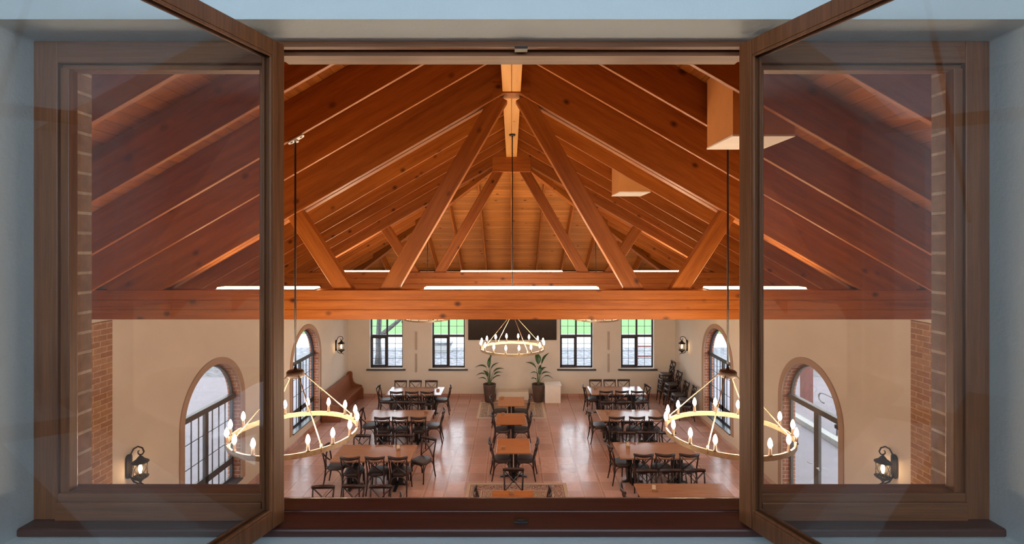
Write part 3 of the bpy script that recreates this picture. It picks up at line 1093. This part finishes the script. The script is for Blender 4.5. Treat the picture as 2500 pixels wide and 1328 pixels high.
# ------------------------------------------------------------------ wall lanterns
def lantern(label, y, side, z=2.12):
    """Scrolled iron lantern; local +X points out from the wall."""
    t = tag(empty('wall_lantern', (side * -HW if False else side * HW, y, z)), label, 'lantern', 'black iron wall lanterns')
    t.rotation_euler = (0, 0, PI if side > 0 else 0)
    t.scale = (1.06, 1.06, 1.06)
    pl = []
    for i in range(9):
        a = PI * i / 8
        pl.append((0.055 * math.cos(a), 0.13 + 0.055 * math.sin(a)))
    for i in range(9):
        a = PI + PI * i / 8
        pl.append((0.055 * math.cos(a), -0.12 + 0.055 * math.sin(a)))
    B().prism(pl, 'X', 0.0, 0.03).build('backplate', M['iron'], t, bevel=0.006)
    up = [(0.03, 0, 0.10), (0.045, 0, 0.19), (0.085, 0, 0.265), (0.15, 0, 0.30), (0.215, 0, 0.28), (0.24, 0, 0.225), (0.215, 0, 0.185), (0.175, 0, 0.178), (0.15, 0, 0.20), (0.152, 0, 0.23), (0.17, 0, 0.24)]
    B().tube(up, [0.011] * 7 + [0.01, 0.009, 0.008, 0.007], 8).build('scroll_arm', M['iron'], t)
    low = [(0.03, 0, -0.10), (0.05, 0, -0.17), (0.09, 0, -0.225), (0.15, 0, -0.25), (0.20, 0, -0.245), (0.235, 0, -0.265), (0.26, 0, -0.285)]
    B().tube(low, [0.012, 0.012, 0.012, 0.011, 0.010, 0.009, 0.008], 8).build('lower_scroll', M['iron'], t)
    cx = 0.185
    B().lathe([(0.0, 0.19), (0.012, 0.185), (0.014, 0.165), (0.03, 0.15), (0.055, 0.115), (0.10, 0.085), (0.112, 0.075), (0.112, 0.065), (0.0, 0.065)], 24, (cx, 0, 0)).build('cap', M['iron'], t)
    B().lathe([(0.0, -0.255), (0.012, -0.25), (0.018, -0.22), (0.05, -0.19), (0.10, -0.16), (0.11, -0.145), (0.0, -0.145)], 24, (cx, 0, 0)).build('cup', M['iron'], t)
    gl = B().lathe([(0.082, -0.145), (0.086, -0.05), (0.082, 0.065)], 24, (cx, 0, 0))
    gl.build('glass_shade', M['glass_lamp'], t)
    lat = B()
    for k in range(7):
        for d in (-1, 1):
            pts = []
            for i in range(9):
                u = i / 8
                a = 2 * PI * k / 7 + d * u * 1.35
                pts.append((cx + 0.088 * math.cos(a), 0.088 * math.sin(a), -0.145 + 0.21 * u))
            lat.tube(pts, 0.0032, 5)
    lat.build('lattice', M['iron'], t)
    B().lathe([(0.0, -0.10), (0.012, -0.095), (0.026, -0.04), (0.024, 0.0), (0.010, 0.03), (0.0, 0.035)], 14, (cx, 0, 0)).build('bulb', M['lantern_bulb'], t)
    B().tube([(cx, 0, -0.145), (cx, 0, -0.095)], 0.014, 10).build('bulb_socket', M['hub'], t)
    return t


for side, sn in ((-1, 'left'), (1, 'right')):
    for y, z, w_ in ((7.75, 2.05, 'beside the brick facing'), (12.25, 2.1, 'between the two arches'), (16.9, 2.14, 'beside the far corner')):
        lantern('lit black iron lantern on the %s wall %s' % (sn, w_), y, side, z)

# ------------------------------------------------------------------ cross-back chair
def rounded_seat(w_f, w_b, d, n=40, e=3.2):
    pts = []
    for i in range(n):
        a = 2 * PI * i / n
        c, s = math.cos(a), math.sin(a)
        x = math.copysign(abs(c) ** (2 / e), c)
        y = math.copysign(abs(s) ** (2 / e), s)
        hw = (w_b + (w_f - w_b) * (y + 1) / 2) / 2
        pts.append((x * hw, y * d / 2))
    return pts


def make_chair():
    t = empty('cross_back_chair')
    so = rounded_seat(0.43, 0.385, 0.42)

    def ring(sc, z):
        return [(x * sc, y * sc, z) for x, y in so]
    b = B()
    b.loft([ring(0.90, 0.448), ring(0.985, 0.450), ring(1.0, 0.462), ring(0.97, 0.477), ring(0.80, 0.484), ring(0.3, 0.487)])
    b.build('seat', M['seat'], t)
    B().loft([ring(0.95, 0.415), ring(1.0, 0.42), ring(1.0, 0.443), ring(0.96, 0.449)]).build('seat_frame', M['chair'], t)
    for s in (-1, 1):
        p = [(s * 0.20, -0.265, 0.0), (s * 0.187, -0.222, 0.22), (s * 0.182, -0.203, 0.43), (s * 0.187, -0.217, 0.58), (s * 0.196, -0.250, 0.74), (s * 0.203, -0.282, 0.858)]
        B().tube(p, [0.014, 0.018, 0.020, 0.018, 0.017, 0.017], 8).build('leg', M['chair'], t)
        B().tube([(s * 0.195, 0.20, 0.0), (s * 0.184, 0.178, 0.22), (s * 0.176, 0.165, 0.43)], [0.014, 0.018, 0.021], 8).build('leg', M['chair'], t)
    # curved crest rail
    rings = []
    for i in range(13):
        u = -1 + 2 * i / 12
        x = u * 0.222
        y = -0.270 - 0.058 * (1 - u * u)
        z = 0.856 + 0.022 * abs(u) ** 2
        h = 0.038 * (1 - 0.35 * abs(u) ** 4)
        tl = 0.011
        rings.append([(x, y - tl, z + h * 0.9), (x, y, z + h), (x, y + tl, z + h * 0.9), (x, y + tl + 0.006, z - h * 0.9), (x, y + 0.006, z - h), (x, y - tl + 0.006, z - h * 0.9)])
    B().loft(rings).build('crest_rail', M['chair'], t)
    for s in (-1, 1):
        pts = []
        for i in range(9):
            u = i / 8
            x = s * (0.19 - 0.355 * u)
            bow = 0.030 * math.sin(PI * u)
            z = 0.845 - 0.365 * u
            y = -0.278 + 0.078 * u - bow - s * 0.005
            pts.append((x, y, z))
        B().strap(pts, 0.034, 0.013).build('cross_slat', M['chair'], t)
    leg = {'fl': (-0.184, 0.178), 'fr': (0.184, 0.178), 'bl': (-0.187, -0.222), 'br': (0.187, -0.222)}
    for a, c in (('fl', 'bl'), ('fr', 'br'), ('fl', 'fr'), ('bl', 'br')):
        p, q = leg[a], leg[c]
        pts = []
        for i in range(11):
            u = i / 10
            e = 1 - (2 * u - 1) ** 4
            pts.append((p[0] + (q[0] - p[0]) * u, p[1] + (q[1] - p[1]) * u, 0.22 + 0.195 * e))
        B().tube(pts, 0.0105, 6).build('hoop_brace', M['chair'], t)
    tag(t, 'x', 'chair')
    return t


chair0 = make_chair()
chair_copy = make_copier(chair0)
chair_used = [False]


def put_chair(x, y, face, label, group, z=0.0, tilt=0.0):
    """face: compass angle of the direction the sitter looks, in degrees from +X."""
    if not chair_used[0]:
        o = chair0
        chair_used[0] = True
    else:
        o = chair_copy()
    o.location = (x, y, z)
    o.rotation_euler = (tilt, 0, R(face - 90))
    tag(o, label, 'chair', group)
    return o


# ------------------------------------------------------------------ tables
def pedestal(t, x, top_z, foot=(0.5, 0.4)):
    b = B()
    for q in (-0.075, 0.075):
        b.box(x + q - 0.055, x + q + 0.055, -0.05, 0.05, 0.05, top_z - 0.01)
    p = b.build('pedestal', M['black'], t, bevel=0.004, seg=1, weld=False)
    f = B()
    for ax in (0, 1):
        for s in (-1, 1):
            L = foot[ax] / 2
            if ax == 0:
                poly = [(x, 0.02), (x + s * L, 0.0), (x + s * L, 0.022), (x + s * 0.06, 0.06), (x, 0.06)]
                f.prism(poly, 'Y', -0.032, 0.032)
            else:
                poly = [(0, 0.02), (s * L, 0.0), (s * L, 0.022), (s * 0.06, 0.06), (0, 0.06)]
                f.prism(poly, 'X', x - 0.032, x + 0.032)
    f.build('cross_foot', M['black'], p, weld=False)
    B().box(x - 0.16, x + 0.16, -0.16, 0.16, top_z - 0.012, top_z).build('top_plate', M['black'], p)


def long_table(cx, cy, label, w=1.80, d=0.92):
    t = tag(empty('dining_table', (cx, cy, 0)), label, 'table', 'long dining tables')
    B().box(-w / 2, w / 2, -d / 2, d / 2, 0.715, 0.75).build('tabletop', M['table'], t, bevel=0.006)
    for s in (-1, 1):
        pedestal(t, s * 0.52, 0.715, (0.46, 0.66))
    return t


def small_table(cx, cy, label, w=0.80, d=0.86):
    t = tag(empty('cafe_table', (cx, cy, 0)), label, 'table', 'small square tables')
    B().box(-w / 2, w / 2, -d / 2, d / 2, 0.715, 0.75).build('tabletop', M['table_orange'], t, bevel=0.006)
    pedestal(t, 0, 0.715, (0.62, 0.62)) if False else pedestal_small(t)
    return t


def pedestal_small(t):
    b = B()
    for q in (-0.055, 0.055):
        b.box(q - 0.042, q + 0.042, -0.04, 0.04, 0.05, 0.705)
    p = b.build('pedestal', M['black'], t, bevel=0.004, seg=1, weld=False)
    f = B()
    for s in (-1, 1):
        f.prism([(0, 0.03), (s * 0.31, 0.0), (s * 0.33, 0.016), (s * 0.08, 0.075), (0, 0.075)], 'Y', -0.035, 0.035)
        f.prism([(0, 0.03), (s * 0.31, 0.0), (s * 0.33, 0.016), (s * 0.08, 0.075), (0, 0.075)], 'X', -0.035, 0.035)
    f.build('cross_foot', M['black'], p, weld=False)
    B().box(-0.17, 0.17, -0.17, 0.17, 0.703, 0.715).build('top_plate', M['black'], p)


def holder(x, y, label, tall=0.11, card=True, rz=0.0):
    t = tag(empty('table_holder', (x, y, 0.75), rz), label, 'holder', 'small wooden holders on the tables')
    B().box(-0.05, 0.05, -0.03, 0.03, 0.0, 0.035).build('block', M['holder'], t, bevel=0.004)
    if card:
        fr = B()
        fr.box(-0.045, -0.035, -0.006, 0.006, 0.035, 0.035 + tall).box(0.035, 0.045, -0.006, 0.006, 0.035, 0.035 + tall)
        fr.box(-0.045, 0.045, -0.006, 0.006, 0.025 + tall, 0.035 + tall)
        fr.build('frame', M['holder'], t)
        B().box(-0.035, 0.035, -0.002, 0.002, 0.035, 0.03 + tall).build('card', M['card'], t)
    else:
        B().box(-0.045, 0.045, -0.025, 0.025, 0.035, 0.06).build('box', M['holder'], t, bevel=0.003)


POS = ('left-hand', 'middle', 'right-hand')
#        name                                 cx     cy     near xs                 far xs             back y  ends
ROWS = [
    ('first left-row table from the back wall', -3.18, 16.33, (-3.68, -3.19, -2.71), (-3.85, -3.34, -2.80), 17.10, (-4.43, -2.05)),
    ('second left-row table from the back wall', -3.14, 13.95, (-3.52, -3.06, -2.54), (-3.75, -3.26, -2.79), 14.70, (-4.28, -1.95)),
    ('third left-row table from the back wall', -3.16, 11.40, (-3.57, -3.02, -2.50), (-3.69, -3.14, -2.64), 12.12, (-4.32, 'turned')),
    ('fourth left-row table from the back wall', -3.10, 8.75, None, (-3.63, -3.07, -2.53), 9.52, (None, -2.08)),
    ('first right-row table from the back wall', 3.48, 16.40, (3.06, 3.58, 4.06), (2.93, 3.43, 3.92), 17.20, (2.43, 4.56)),
    ('second right-row table from the back wall', 3.37, 13.97, (2.87, 3.43, 3.94), (2.88, 3.38, 3.92), 14.72, (2.20, None)),
    ('third right-row table from the back wall', 3.36, 11.55, (2.96, 3.46, 3.99), (2.86, 3.36, 3.88), 12.30, (2.31, None)),
    ('fourth right-row table from the back wall', 3.36, 9.45, None, (2.80, 3.31, 3.82), 10.20, (2.16, None)),
]
for ti, (nm, cx, cy, near, far, by, ends) in enumerate(ROWS):
    side_w = 'left' if ti < 4 else 'right'
    long_table(cx, cy, 'long wooden dining table, ' + nm.replace(' table', ''))
    gr = 'chairs around the long tables'
    if near:
        for j, x in enumerate(near):
            put_chair(x, cy - 0.46 + 0.19 + random.uniform(-0.015, 0.015), 90 + random.uniform(-4, 4), 'dark cross-back chair, near side, %s of three, %s' % (POS[j], nm), gr)
    if far:
        for j, x in enumerate(far):
            put_chair(x, by - 0.28 + random.uniform(-0.02, 0.02), -90 + random.uniform(-4, 4), 'dark cross-back chair, far side, %s of three, %s' % (POS[j], nm), gr)
    le, re = ends
    if le is not None:
        put_chair(le + 0.27, cy + 0.02, 0 + random.uniform(-6, 6), 'dark cross-back chair at left end of %s' % nm, gr)
    if re == 'turned':
        put_chair(-2.13, 11.69, math.degrees(math.atan2(-0.89, -0.46)), 'dark cross-back chair turned askew at right end of %s' % nm, gr)
    elif re is not None:
        put_chair(re - 0.27, cy + (0.30 if ti == 3 else 0.02), 180 + random.uniform(-6, 6) + (14 if ti == 4 else 0), 'dark cross-back chair at right end of %s' % nm, gr)

CT = [('first centre table from the back wall', -0.01, 15.24, -0.62, 0.55), ('second centre table from the back wall', -0.02, 13.70, -0.52, 0.53),
      ('third centre table from the back wall', 0.045, 11.82, -0.50, 0.60), ('fourth centre table from the back wall', 0.025, 9.20, -0.67, 0.71)]
for i, (nm, cx, cy, lx, rx) in enumerate(CT):
    small_table(cx, cy, 'small square orange-brown table, ' + nm.replace(' table', ''))
    gr = 'chairs at the centre tables'
    put_chair(lx + 0.27, cy - 0.02 if i < 3 else cy + 0.15, 0 + (8 if i == 2 else 3), 'dark cross-back chair on the left side of %s' % nm, gr)
    put_chair(rx - 0.27, cy - 0.02 if i < 3 else cy + 0.15, 180 - (8 if i == 2 else 4), 'dark cross-back chair on the right side of %s' % nm, gr)
put_chair(0.04, 9.98, -90, 'dark cross-back chair on the far side of fourth centre table from the back wall', 'chairs at the centre tables')

for x, y, lab, card in (
        (-2.45, 16.35, 'small wooden holder on first left-row table from the back wall', False),
        (-2.46, 14.15, 'small wooden holder on second left-row table from the back wall', False),
        (-2.66, 11.55, 'small framed wooden holder on third left-row table from the back wall', True),
        (2.83, 16.55, 'small wooden holder on first right-row table from the back wall', False),
        (2.77, 14.15, 'small wooden holder on second right-row table from the back wall', False),
        (2.77, 11.70, 'small framed wooden holder on third right-row table from the back wall', True),
        (2.78, 9.60, 'small framed wooden holder on fourth right-row table from the back wall', True),
        (-0.30, 15.50, 'small wooden holder on first centre table from the back wall', False),
        (-0.24, 13.98, 'small wooden holder on second centre table from the back wall', False),
        (-0.20, 11.62, 'small wooden holder on third centre table from the back wall', False),
        (0.0, 9.48, 'small wooden holder on fourth centre table from the back wall', False)):
    holder(x, y, lab, 0.10, card, random.uniform(-0.4, 0.4))

# stacked chairs in the far right corner
STK = [(5.42, 17.55, (0, 0.17, 0.34, 0.54), 'in the corner'), (5.48, 16.95, (0, 0.17, 0.34), 'second from the corner'), (5.52, 16.35, (0, 0.17), 'third from the corner'), (5.56, 15.80, (0.0, 0.17), 'fourth from the corner')]
LV = ('bottom', 'second up', 'third up', 'topmost')
for x, y, zs, nm in STK:
    for j, z in enumerate(zs):
        put_chair(x + 0.03 * j, y + random.uniform(-0.03, 0.03), 180 + random.uniform(-10, 10), 'dark cross-back chair, %s in the right wall stack %s' % (LV[j], nm), 'stacked chairs by the right wall', z=z)

# ------------------------------------------------------------------ rugs, pew, planters, panels on the far wall
o = B().box(-1.13, 1.13, -0.84, 0.84, 0, 0.012).build('rug', M['rug_far'], loc=(0.0, 16.66, 0.001), bevel=0.004, seg=1)
tag(o, 'pale patterned rug under first centre table, near the planters', 'rug', 'patterned rugs')
o = B().box(-1.15, 1.15, -0.80, 0.80, 0, 0.012).build('rug', M['rug_near'], loc=(0.12, 10.68, 0.001), bevel=0.004, seg=1)
tag(o, 'red and cream patterned rug under fourth centre table, nearest the window', 'rug', 'patterned rugs')

pw = tag(empty('church_pew', (-5.70, 16.7, 0)), 'red-brown wooden church pew along the left wall near the far corner', 'pew')
endp = [(-0.28, 0), (0.30, 0), (0.30, 0.36), (0.27, 0.42), (0.24, 0.50), (0.12, 0.53), (0.02, 0.56), (-0.06, 0.64), (-0.10, 0.80), (-0.10, 0.92), (-0.12, 0.99), (-0.17, 1.01), (-0.24, 1.01), (-0.28, 0.97), (-0.30, 0.90), (-0.30, 0.70)]
for s, lb in ((-1, None), (1, None)):
    ya = s * 1.2
    B().prism(endp, 'Y', ya - 0.035, ya + 0.035).build('pew_end', M['pew'], pw, bevel=0.006)
B().box(-0.18, 0.25, -1.165, 1.165, 0.42, 0.455).build('seat', M['pew'], pw, bevel=0.006)
B().prism([(-0.15, 0.455), (-0.115, 0.455), (-0.20, 0.93), (-0.235, 0.93)], 'Y', -1.165, 1.165).build('backrest', M['pew'], pw, bevel=0.003)
B().box(0.10, 0.13, -1.165, 1.165, 0.06, 0.42).build('front_rail', M['pew'], pw)


def leaf_mesh(L, Wd, droop, mat, parent, p, az, el, name='leaf'):
    """Paddle leaf with a folded midrib, drooping towards the tip."""
    b = B()
    rows = []
    n = 11
    for i in range(n):
        u = i / (n - 1)
        hw = Wd * math.sin(PI * min(1, u * 0.96 + 0.04)) ** 0.75 * (1 - 0.35 * u)
        x = L * u
        z = L * 0.10 * math.sin(PI * u) - droop * u * u
        rows.append([(x, -hw, z + hw * 0.30), (x, -hw * 0.5, z + hw * 0.10), (x, 0, z - hw * 0.10), (x, hw * 0.5, z + hw * 0.10), (x, hw, z + hw * 0.30)])
    for sgn in (0.0, 0.004):
        pass
    top = [[(q[0], q[1], q[2] + 0.002) for q in r] for r in rows]
    rings = [t_ + list(reversed(b_)) for t_, b_ in zip(top, rows)]
    b.loft(rings)
    o = b.build(name, mat, parent, weld=False)
    o.location = p
    o.rotation_euler = (0, -el, az)
    return o


def plant(loc, label, leaves):
    t = tag(empty('potted_plant', loc), label, 'plant', 'bird of paradise plants in brown planters')
    B().lathe([(0.0, 0.0), (0.15, 0.0), (0.165, 0.02), (0.225, 0.60), (0.23, 0.64), (0.215, 0.645), (0.205, 0.60), (0.0, 0.60)], 32).build('planter', M['pot'], t)
    B().lathe([(0.0, 0.598), (0.2, 0.598), (0.2, 0.605), (0.1, 0.615), (0.0, 0.62)], 24).build('soil', M['soil'], t)
    for dx, dy, h, az, el, L, Wd, dr in leaves:
        p0 = Vector((dx * 0.12, dy * 0.12, 0.6))
        p2 = Vector((dx, dy, h))
        p1 = Vector((dx * 0.35, dy * 0.35, 0.6 + (h - 0.6) * 0.62))
        pts = [p0 * (1 - u) ** 2 + p1 * 2 * u * (1 - u) + p2 * u * u for u in [i / 7 for i in range(8)]]
        B().tube(pts, [0.012 - 0.0009 * i for i in range(8)], 7).build('stalk', M['stalk'], t)
        leaf_mesh(L, Wd, dr, M['leaf'], t, p2, R(az), R(el))


plant((-0.79, 17.55, 0), 'tall leafy plant in brown planter to the left of first centre table', [
    (0.03, 0.0, 1.50, 35, 62, 0.42, 0.07, 0.02), (-0.02, 0.02, 1.22, 80, 66, 0.40, 0.08, 0.03), (-0.10, -0.02, 1.22, 175, 18, 0.42, 0.10, 0.14),
    (0.14, 0.0, 1.06, 10, 25, 0.40, 0.10, 0.07), (0.06, -0.04, 1.18, 20, 42, 0.36, 0.08, 0.05), (-0.12, -0.05, 0.98, 190, 12, 0.36, 0.08, 0.10),
    (0.12, -0.06, 0.82, -20, 34, 0.34, 0.10, 0.04), (-0.12, 0.0, 0.80, 170, 14, 0.30, 0.07, 0.07), (-0.06, 0.08, 0.88, 130, 40, 0.32, 0.08, 0.05), (0.16, 0.05, 0.95, 30, 15, 0.36, 0.08, 0.06)])
plant((0.95, 17.55, 0), 'tall leafy plant in brown planter beside the white box', [
    (0.0, -0.02, 1.36, 110, 66, 0.44, 0.13, 0.03), (0.13, 0.0, 1.36, 30, 52, 0.48, 0.08, 0.03), (-0.08, 0.0, 1.22, 165, 30, 0.42, 0.10, 0.05),
    (0.06, -0.03, 0.98, 80, 70, 0.36, 0.08, 0.03), (0.12, 0.0, 0.98, 10, 18, 0.36, 0.09, 0.10), (-0.02, -0.05, 1.02, 200, 20, 0.28, 0.07, 0.06),
    (0.20, 0.0, 0.90, 0, 5, 0.34, 0.08, 0.12), (-0.08, -0.06, 0.82, 215, 25, 0.22, 0.08, 0.05), (0.10, 0.08, 1.06, 45, 30, 0.34, 0.08, 0.08)])

wb = tag(empty('white_cabinet', (1.46, 17.66, 0)), 'plain white cabinet with a lid beside the right-hand planter', 'cabinet')
B().box(-0.28, 0.28, -0.25, 0.25, 0, 0.60).build('body', M['white'], wb, bevel=0.004)
B().box(-0.29, 0.31, -0.27, 0.26, 0.602, 0.645).build('lid', M['white'], wb, bevel=0.01)
o = B().box(-0.56, 0.62, -0.22, 0.22, 0, 0.29).build('low_plinth', M['plaster'], loc=(0, 17.96, 0), bevel=0.01)
tag(o, 'low cream plinth against the far wall between the two planters', 'plinth')
sc = tag(empty('wall_screen', (0.03, FAR - 0.03, 2.12)), 'wide dark screen on the far wall between the windows', 'screen')
B().box(-1.61, 1.61, -0.02, 0.028, 0.0, 1.30).build('panel', M['screen'], sc, bevel=0.004)
B().box(-1.63, 1.63, -0.03, 0.03, -0.02, 0.0).box(-1.63, -1.61, -0.03, 0.03, 0, 1.32).box(1.61, 1.63, -0.03, 0.03, 0, 1.32).box(-1.61, 1.61, -0.03, 0.03, 1.30, 1.32).build('screen_frame', M['black'], sc)
for gx, sn in ((-3.535, 'left'), (3.59, 'right')):
    g = tag(empty('wall_grille', (gx, FAR, 0.86)), 'narrow vertical wall grille between the two %s windows' % sn, 'grille', 'narrow wall grilles')
    fb = B()
    fb.box(-0.085, 0.085, -0.008, 0.0, 0.0, 1.62)
    fb.build('backing', M['plaster'], g, bevel=0.003, seg=1)
    for z0 in (0.06, 0.88):
        pl = [(-0.042, z0), (0.0, z0 - 0.035), (0.042, z0), (0.042, z0 + 0.67), (-0.042, z0 + 0.67)]
        B().prism(pl, 'Y', -0.016, -0.006).build('grille_insert', M['grille'], g)

# ------------------------------------------------------------------ outside
def ground(name, x0, x1, y0, y1, z, mat, label):
    o = B().box(x0, x1, y0, y1, z - 0.1, z).build(name, mat)
    return tag(o, label, kind='structure')


ground('ground_courtyard_left', -22, -6.37, -8, 21.0, -0.03, M['paving'], 'pale paved courtyard outside the left wall')
ground('ground_courtyard_right', 6.37, 24, -8, 21.0, -0.03, M['paving'], 'pale paved courtyard outside the right wall')
ground('ground_bounce_left', -13, -6.36, 2.5, 7.9, -0.015, M['concrete'], 'added white slab brightening the arch reflections, outside the left wall')  # unseen pale slab, added to brighten arch reflections in the casement glass
ground('ground_bounce_right', 6.36, 13, 2.5, 7.9, -0.015, M['concrete'], 'added white slab brightening the arch reflections, outside the right wall')  # matching unseen slab, added for the same brighter reflections
ground('ground_garden', -24, 24, 21.0, 27.2, -0.03, M['mulch'], 'grey stone garden bed behind the hall')
ground('ground_strip', -6.4, 6.4, 18.52, 21.0, -0.03, M['mulch'], 'grey stone strip along the far wall')
ground('ground_path', -60, 60, 27.2, 31.5, -0.02, M['concrete'], 'white concrete driveway beyond the garden')
ground('ground_lawn', -90, 90, 31.5, 120, -0.01, M['lawn'], 'bright green lawn beyond the driveway')
ground('ground_lawn_left', -90, -22, -8, 27.2, -0.01, M['lawn'], 'bright green lawn left of the courtyard')
o = B().box(-21.6, -14.2, 20.6, 21.2, -0.03, 0.9).build('garden_wall', M['mulch'], bevel=0.02)
tag(o, 'low grey stone garden wall outside the far left arch', 'wall')
# tree
tr = tag(empty('garden_tree', (-6.35, 23.4, -0.03)), 'grey-barked garden tree outside the first far window', 'tree')
b = B()
b.tube([(0, 0, 0), (0.02, 0, 0.5), (0, 0, 1.2), (0.06, 0, 2.2), (0.0, 0.05, 3.4), (0.1, 0.1, 4.6)], [0.18, 0.14, 0.125, 0.12, 0.10, 0.06], 12)
b.tube([(0.02, 0, 1.25), (0.35, -0.05, 1.55), (0.9, -0.1, 2.0), (1.5, -0.1, 2.5)], [0.13, 0.11, 0.09, 0.05], 9)
b.tube([(0.0, 0, 2.3), (-0.4, 0.05, 3.0), (-0.8, 0.1, 4.2)], [0.12, 0.09, 0.05], 9)
b.build('trunk', M['bark'], tr)
fb = B()
rnd = random.Random(3)
for k in range(900):
    u = rnd.random()
    a = rnd.uniform(0, 2 * PI)
    rr = 2.4 * math.sqrt(rnd.random())
    z = 2.55 + 2.8 * rnd.random() + (0.0 if rr < 1.6 else -0.5 * rnd.random())
    c = Vector((rr * math.cos(a) + 0.3, rr * math.sin(a) * 0.8, z))
    q = Quaternion((rnd.gauss(0, 1), rnd.gauss(0, 1), rnd.gauss(0, 1), rnd.gauss(0, 1))).normalized()
    L, Wd = 0.075, 0.03
    vs = [fb.bm.verts.new(c + q @ Vector(v)) for v in ((-L, 0, 0), (0, -Wd, 0.008), (L, 0, 0), (0, Wd, 0.008))]
    fb.face(vs)
fo = fb.build('foliage', M['tree_leaf'], tr, weld=False)
fo['kind'] = 'stuff'
bn = tag(empty('concrete_bench', (-3.95, 26.2, -0.03)), 'low white concrete bench with grey top outside the second far window', 'bench')
B().box(-0.75, 0.75, -0.25, 0.25, 0.0, 0.40).build('block', M['concrete'], bn, bevel=0.02)
B().box(-0.78, 0.78, -0.28, 0.28, 0.40, 0.50).build('top_slab', M['mulch'], bn, bevel=0.01)
hr = tag(empty('red_railing', (6.6, 22.6, -0.03)), 'red steel railing outside the fourth far window', 'railing')
for x in (-0.85, 0.0, 0.85):
    B().box(x - 0.05, x + 0.05, -0.05, 0.05, 0.0, 1.55).build('post', M['red_steel'], hr)
for z in (0.55, 1.0, 1.5):
    B().box(-0.85, 0.85, -0.03, 0.03, z - 0.035, z + 0.035).build('rail', M['red_steel'], hr)
# right-hand side yard: red post, handrail, far building
o = B().box(-0.15, 0.15, -0.15, 0.15, 0, 3.6).build('steel_post', M['red_steel'], loc=(10.5, 17.5, -0.03), bevel=0.01)
tag(o, 'thick red steel post in the yard outside the near right arch', 'post')
hr = tag(empty('handrail', (9.6, 13.6, -0.03)), 'grey steel handrail with a curled end outside the near right arch', 'handrail')
pts = [(0, -2.2, 1.05), (0, 0.5, 1.05), (0, 1.5, 1.05), (0, 1.68, 1.02), (0, 1.76, 0.93), (0, 1.74, 0.82), (0, 1.62, 0.76), (0, 1.5, 0.76)]
B().tube(pts, 0.022, 10).build('rail', M['rail_grey'], hr)
for y in (-1.6, 0.9):
    B().tube([(0, y, 0.0), (0, y, 1.05)], 0.02, 10).build('post', M['rail_grey'], hr)
o = B().box(-0.12, 0.12, -4.5, 4.5, 0, 0.16).build('kerb', M['concrete'], loc=(9.15, 13.5, -0.03), bevel=0.01)
tag(o, 'low white kerb along the ramp outside the near right arch', 'kerb')
fbld = tag(empty('red_building', (17.5, 24.4, -0.03)), 'red rendered building with blue-green door across the yard', 'building')
B().box(-4.0, 4.0, 0.0, 4.0, 0, 4.2).build('wall', M['render_wall'], fbld)
B().box(-2.1, -0.9, -0.06, 0.0, 0, 2.2).build('door', M['teal'], fbld)
B().box(-3.6, -2.9, -0.05, 0.0, 1.1, 1.9).build('window', M['frame_dark'], fbld)

scene.cycles.use_denoising = True
scene.cycles.max_bounces = 10
scene.cycles.diffuse_bounces = 3
scene.cycles.transparent_max_bounces = 24
scene.cycles.sample_clamp_indirect = 6.0
scene.cycles.caustics_reflective = False
scene.cycles.caustics_refractive = False
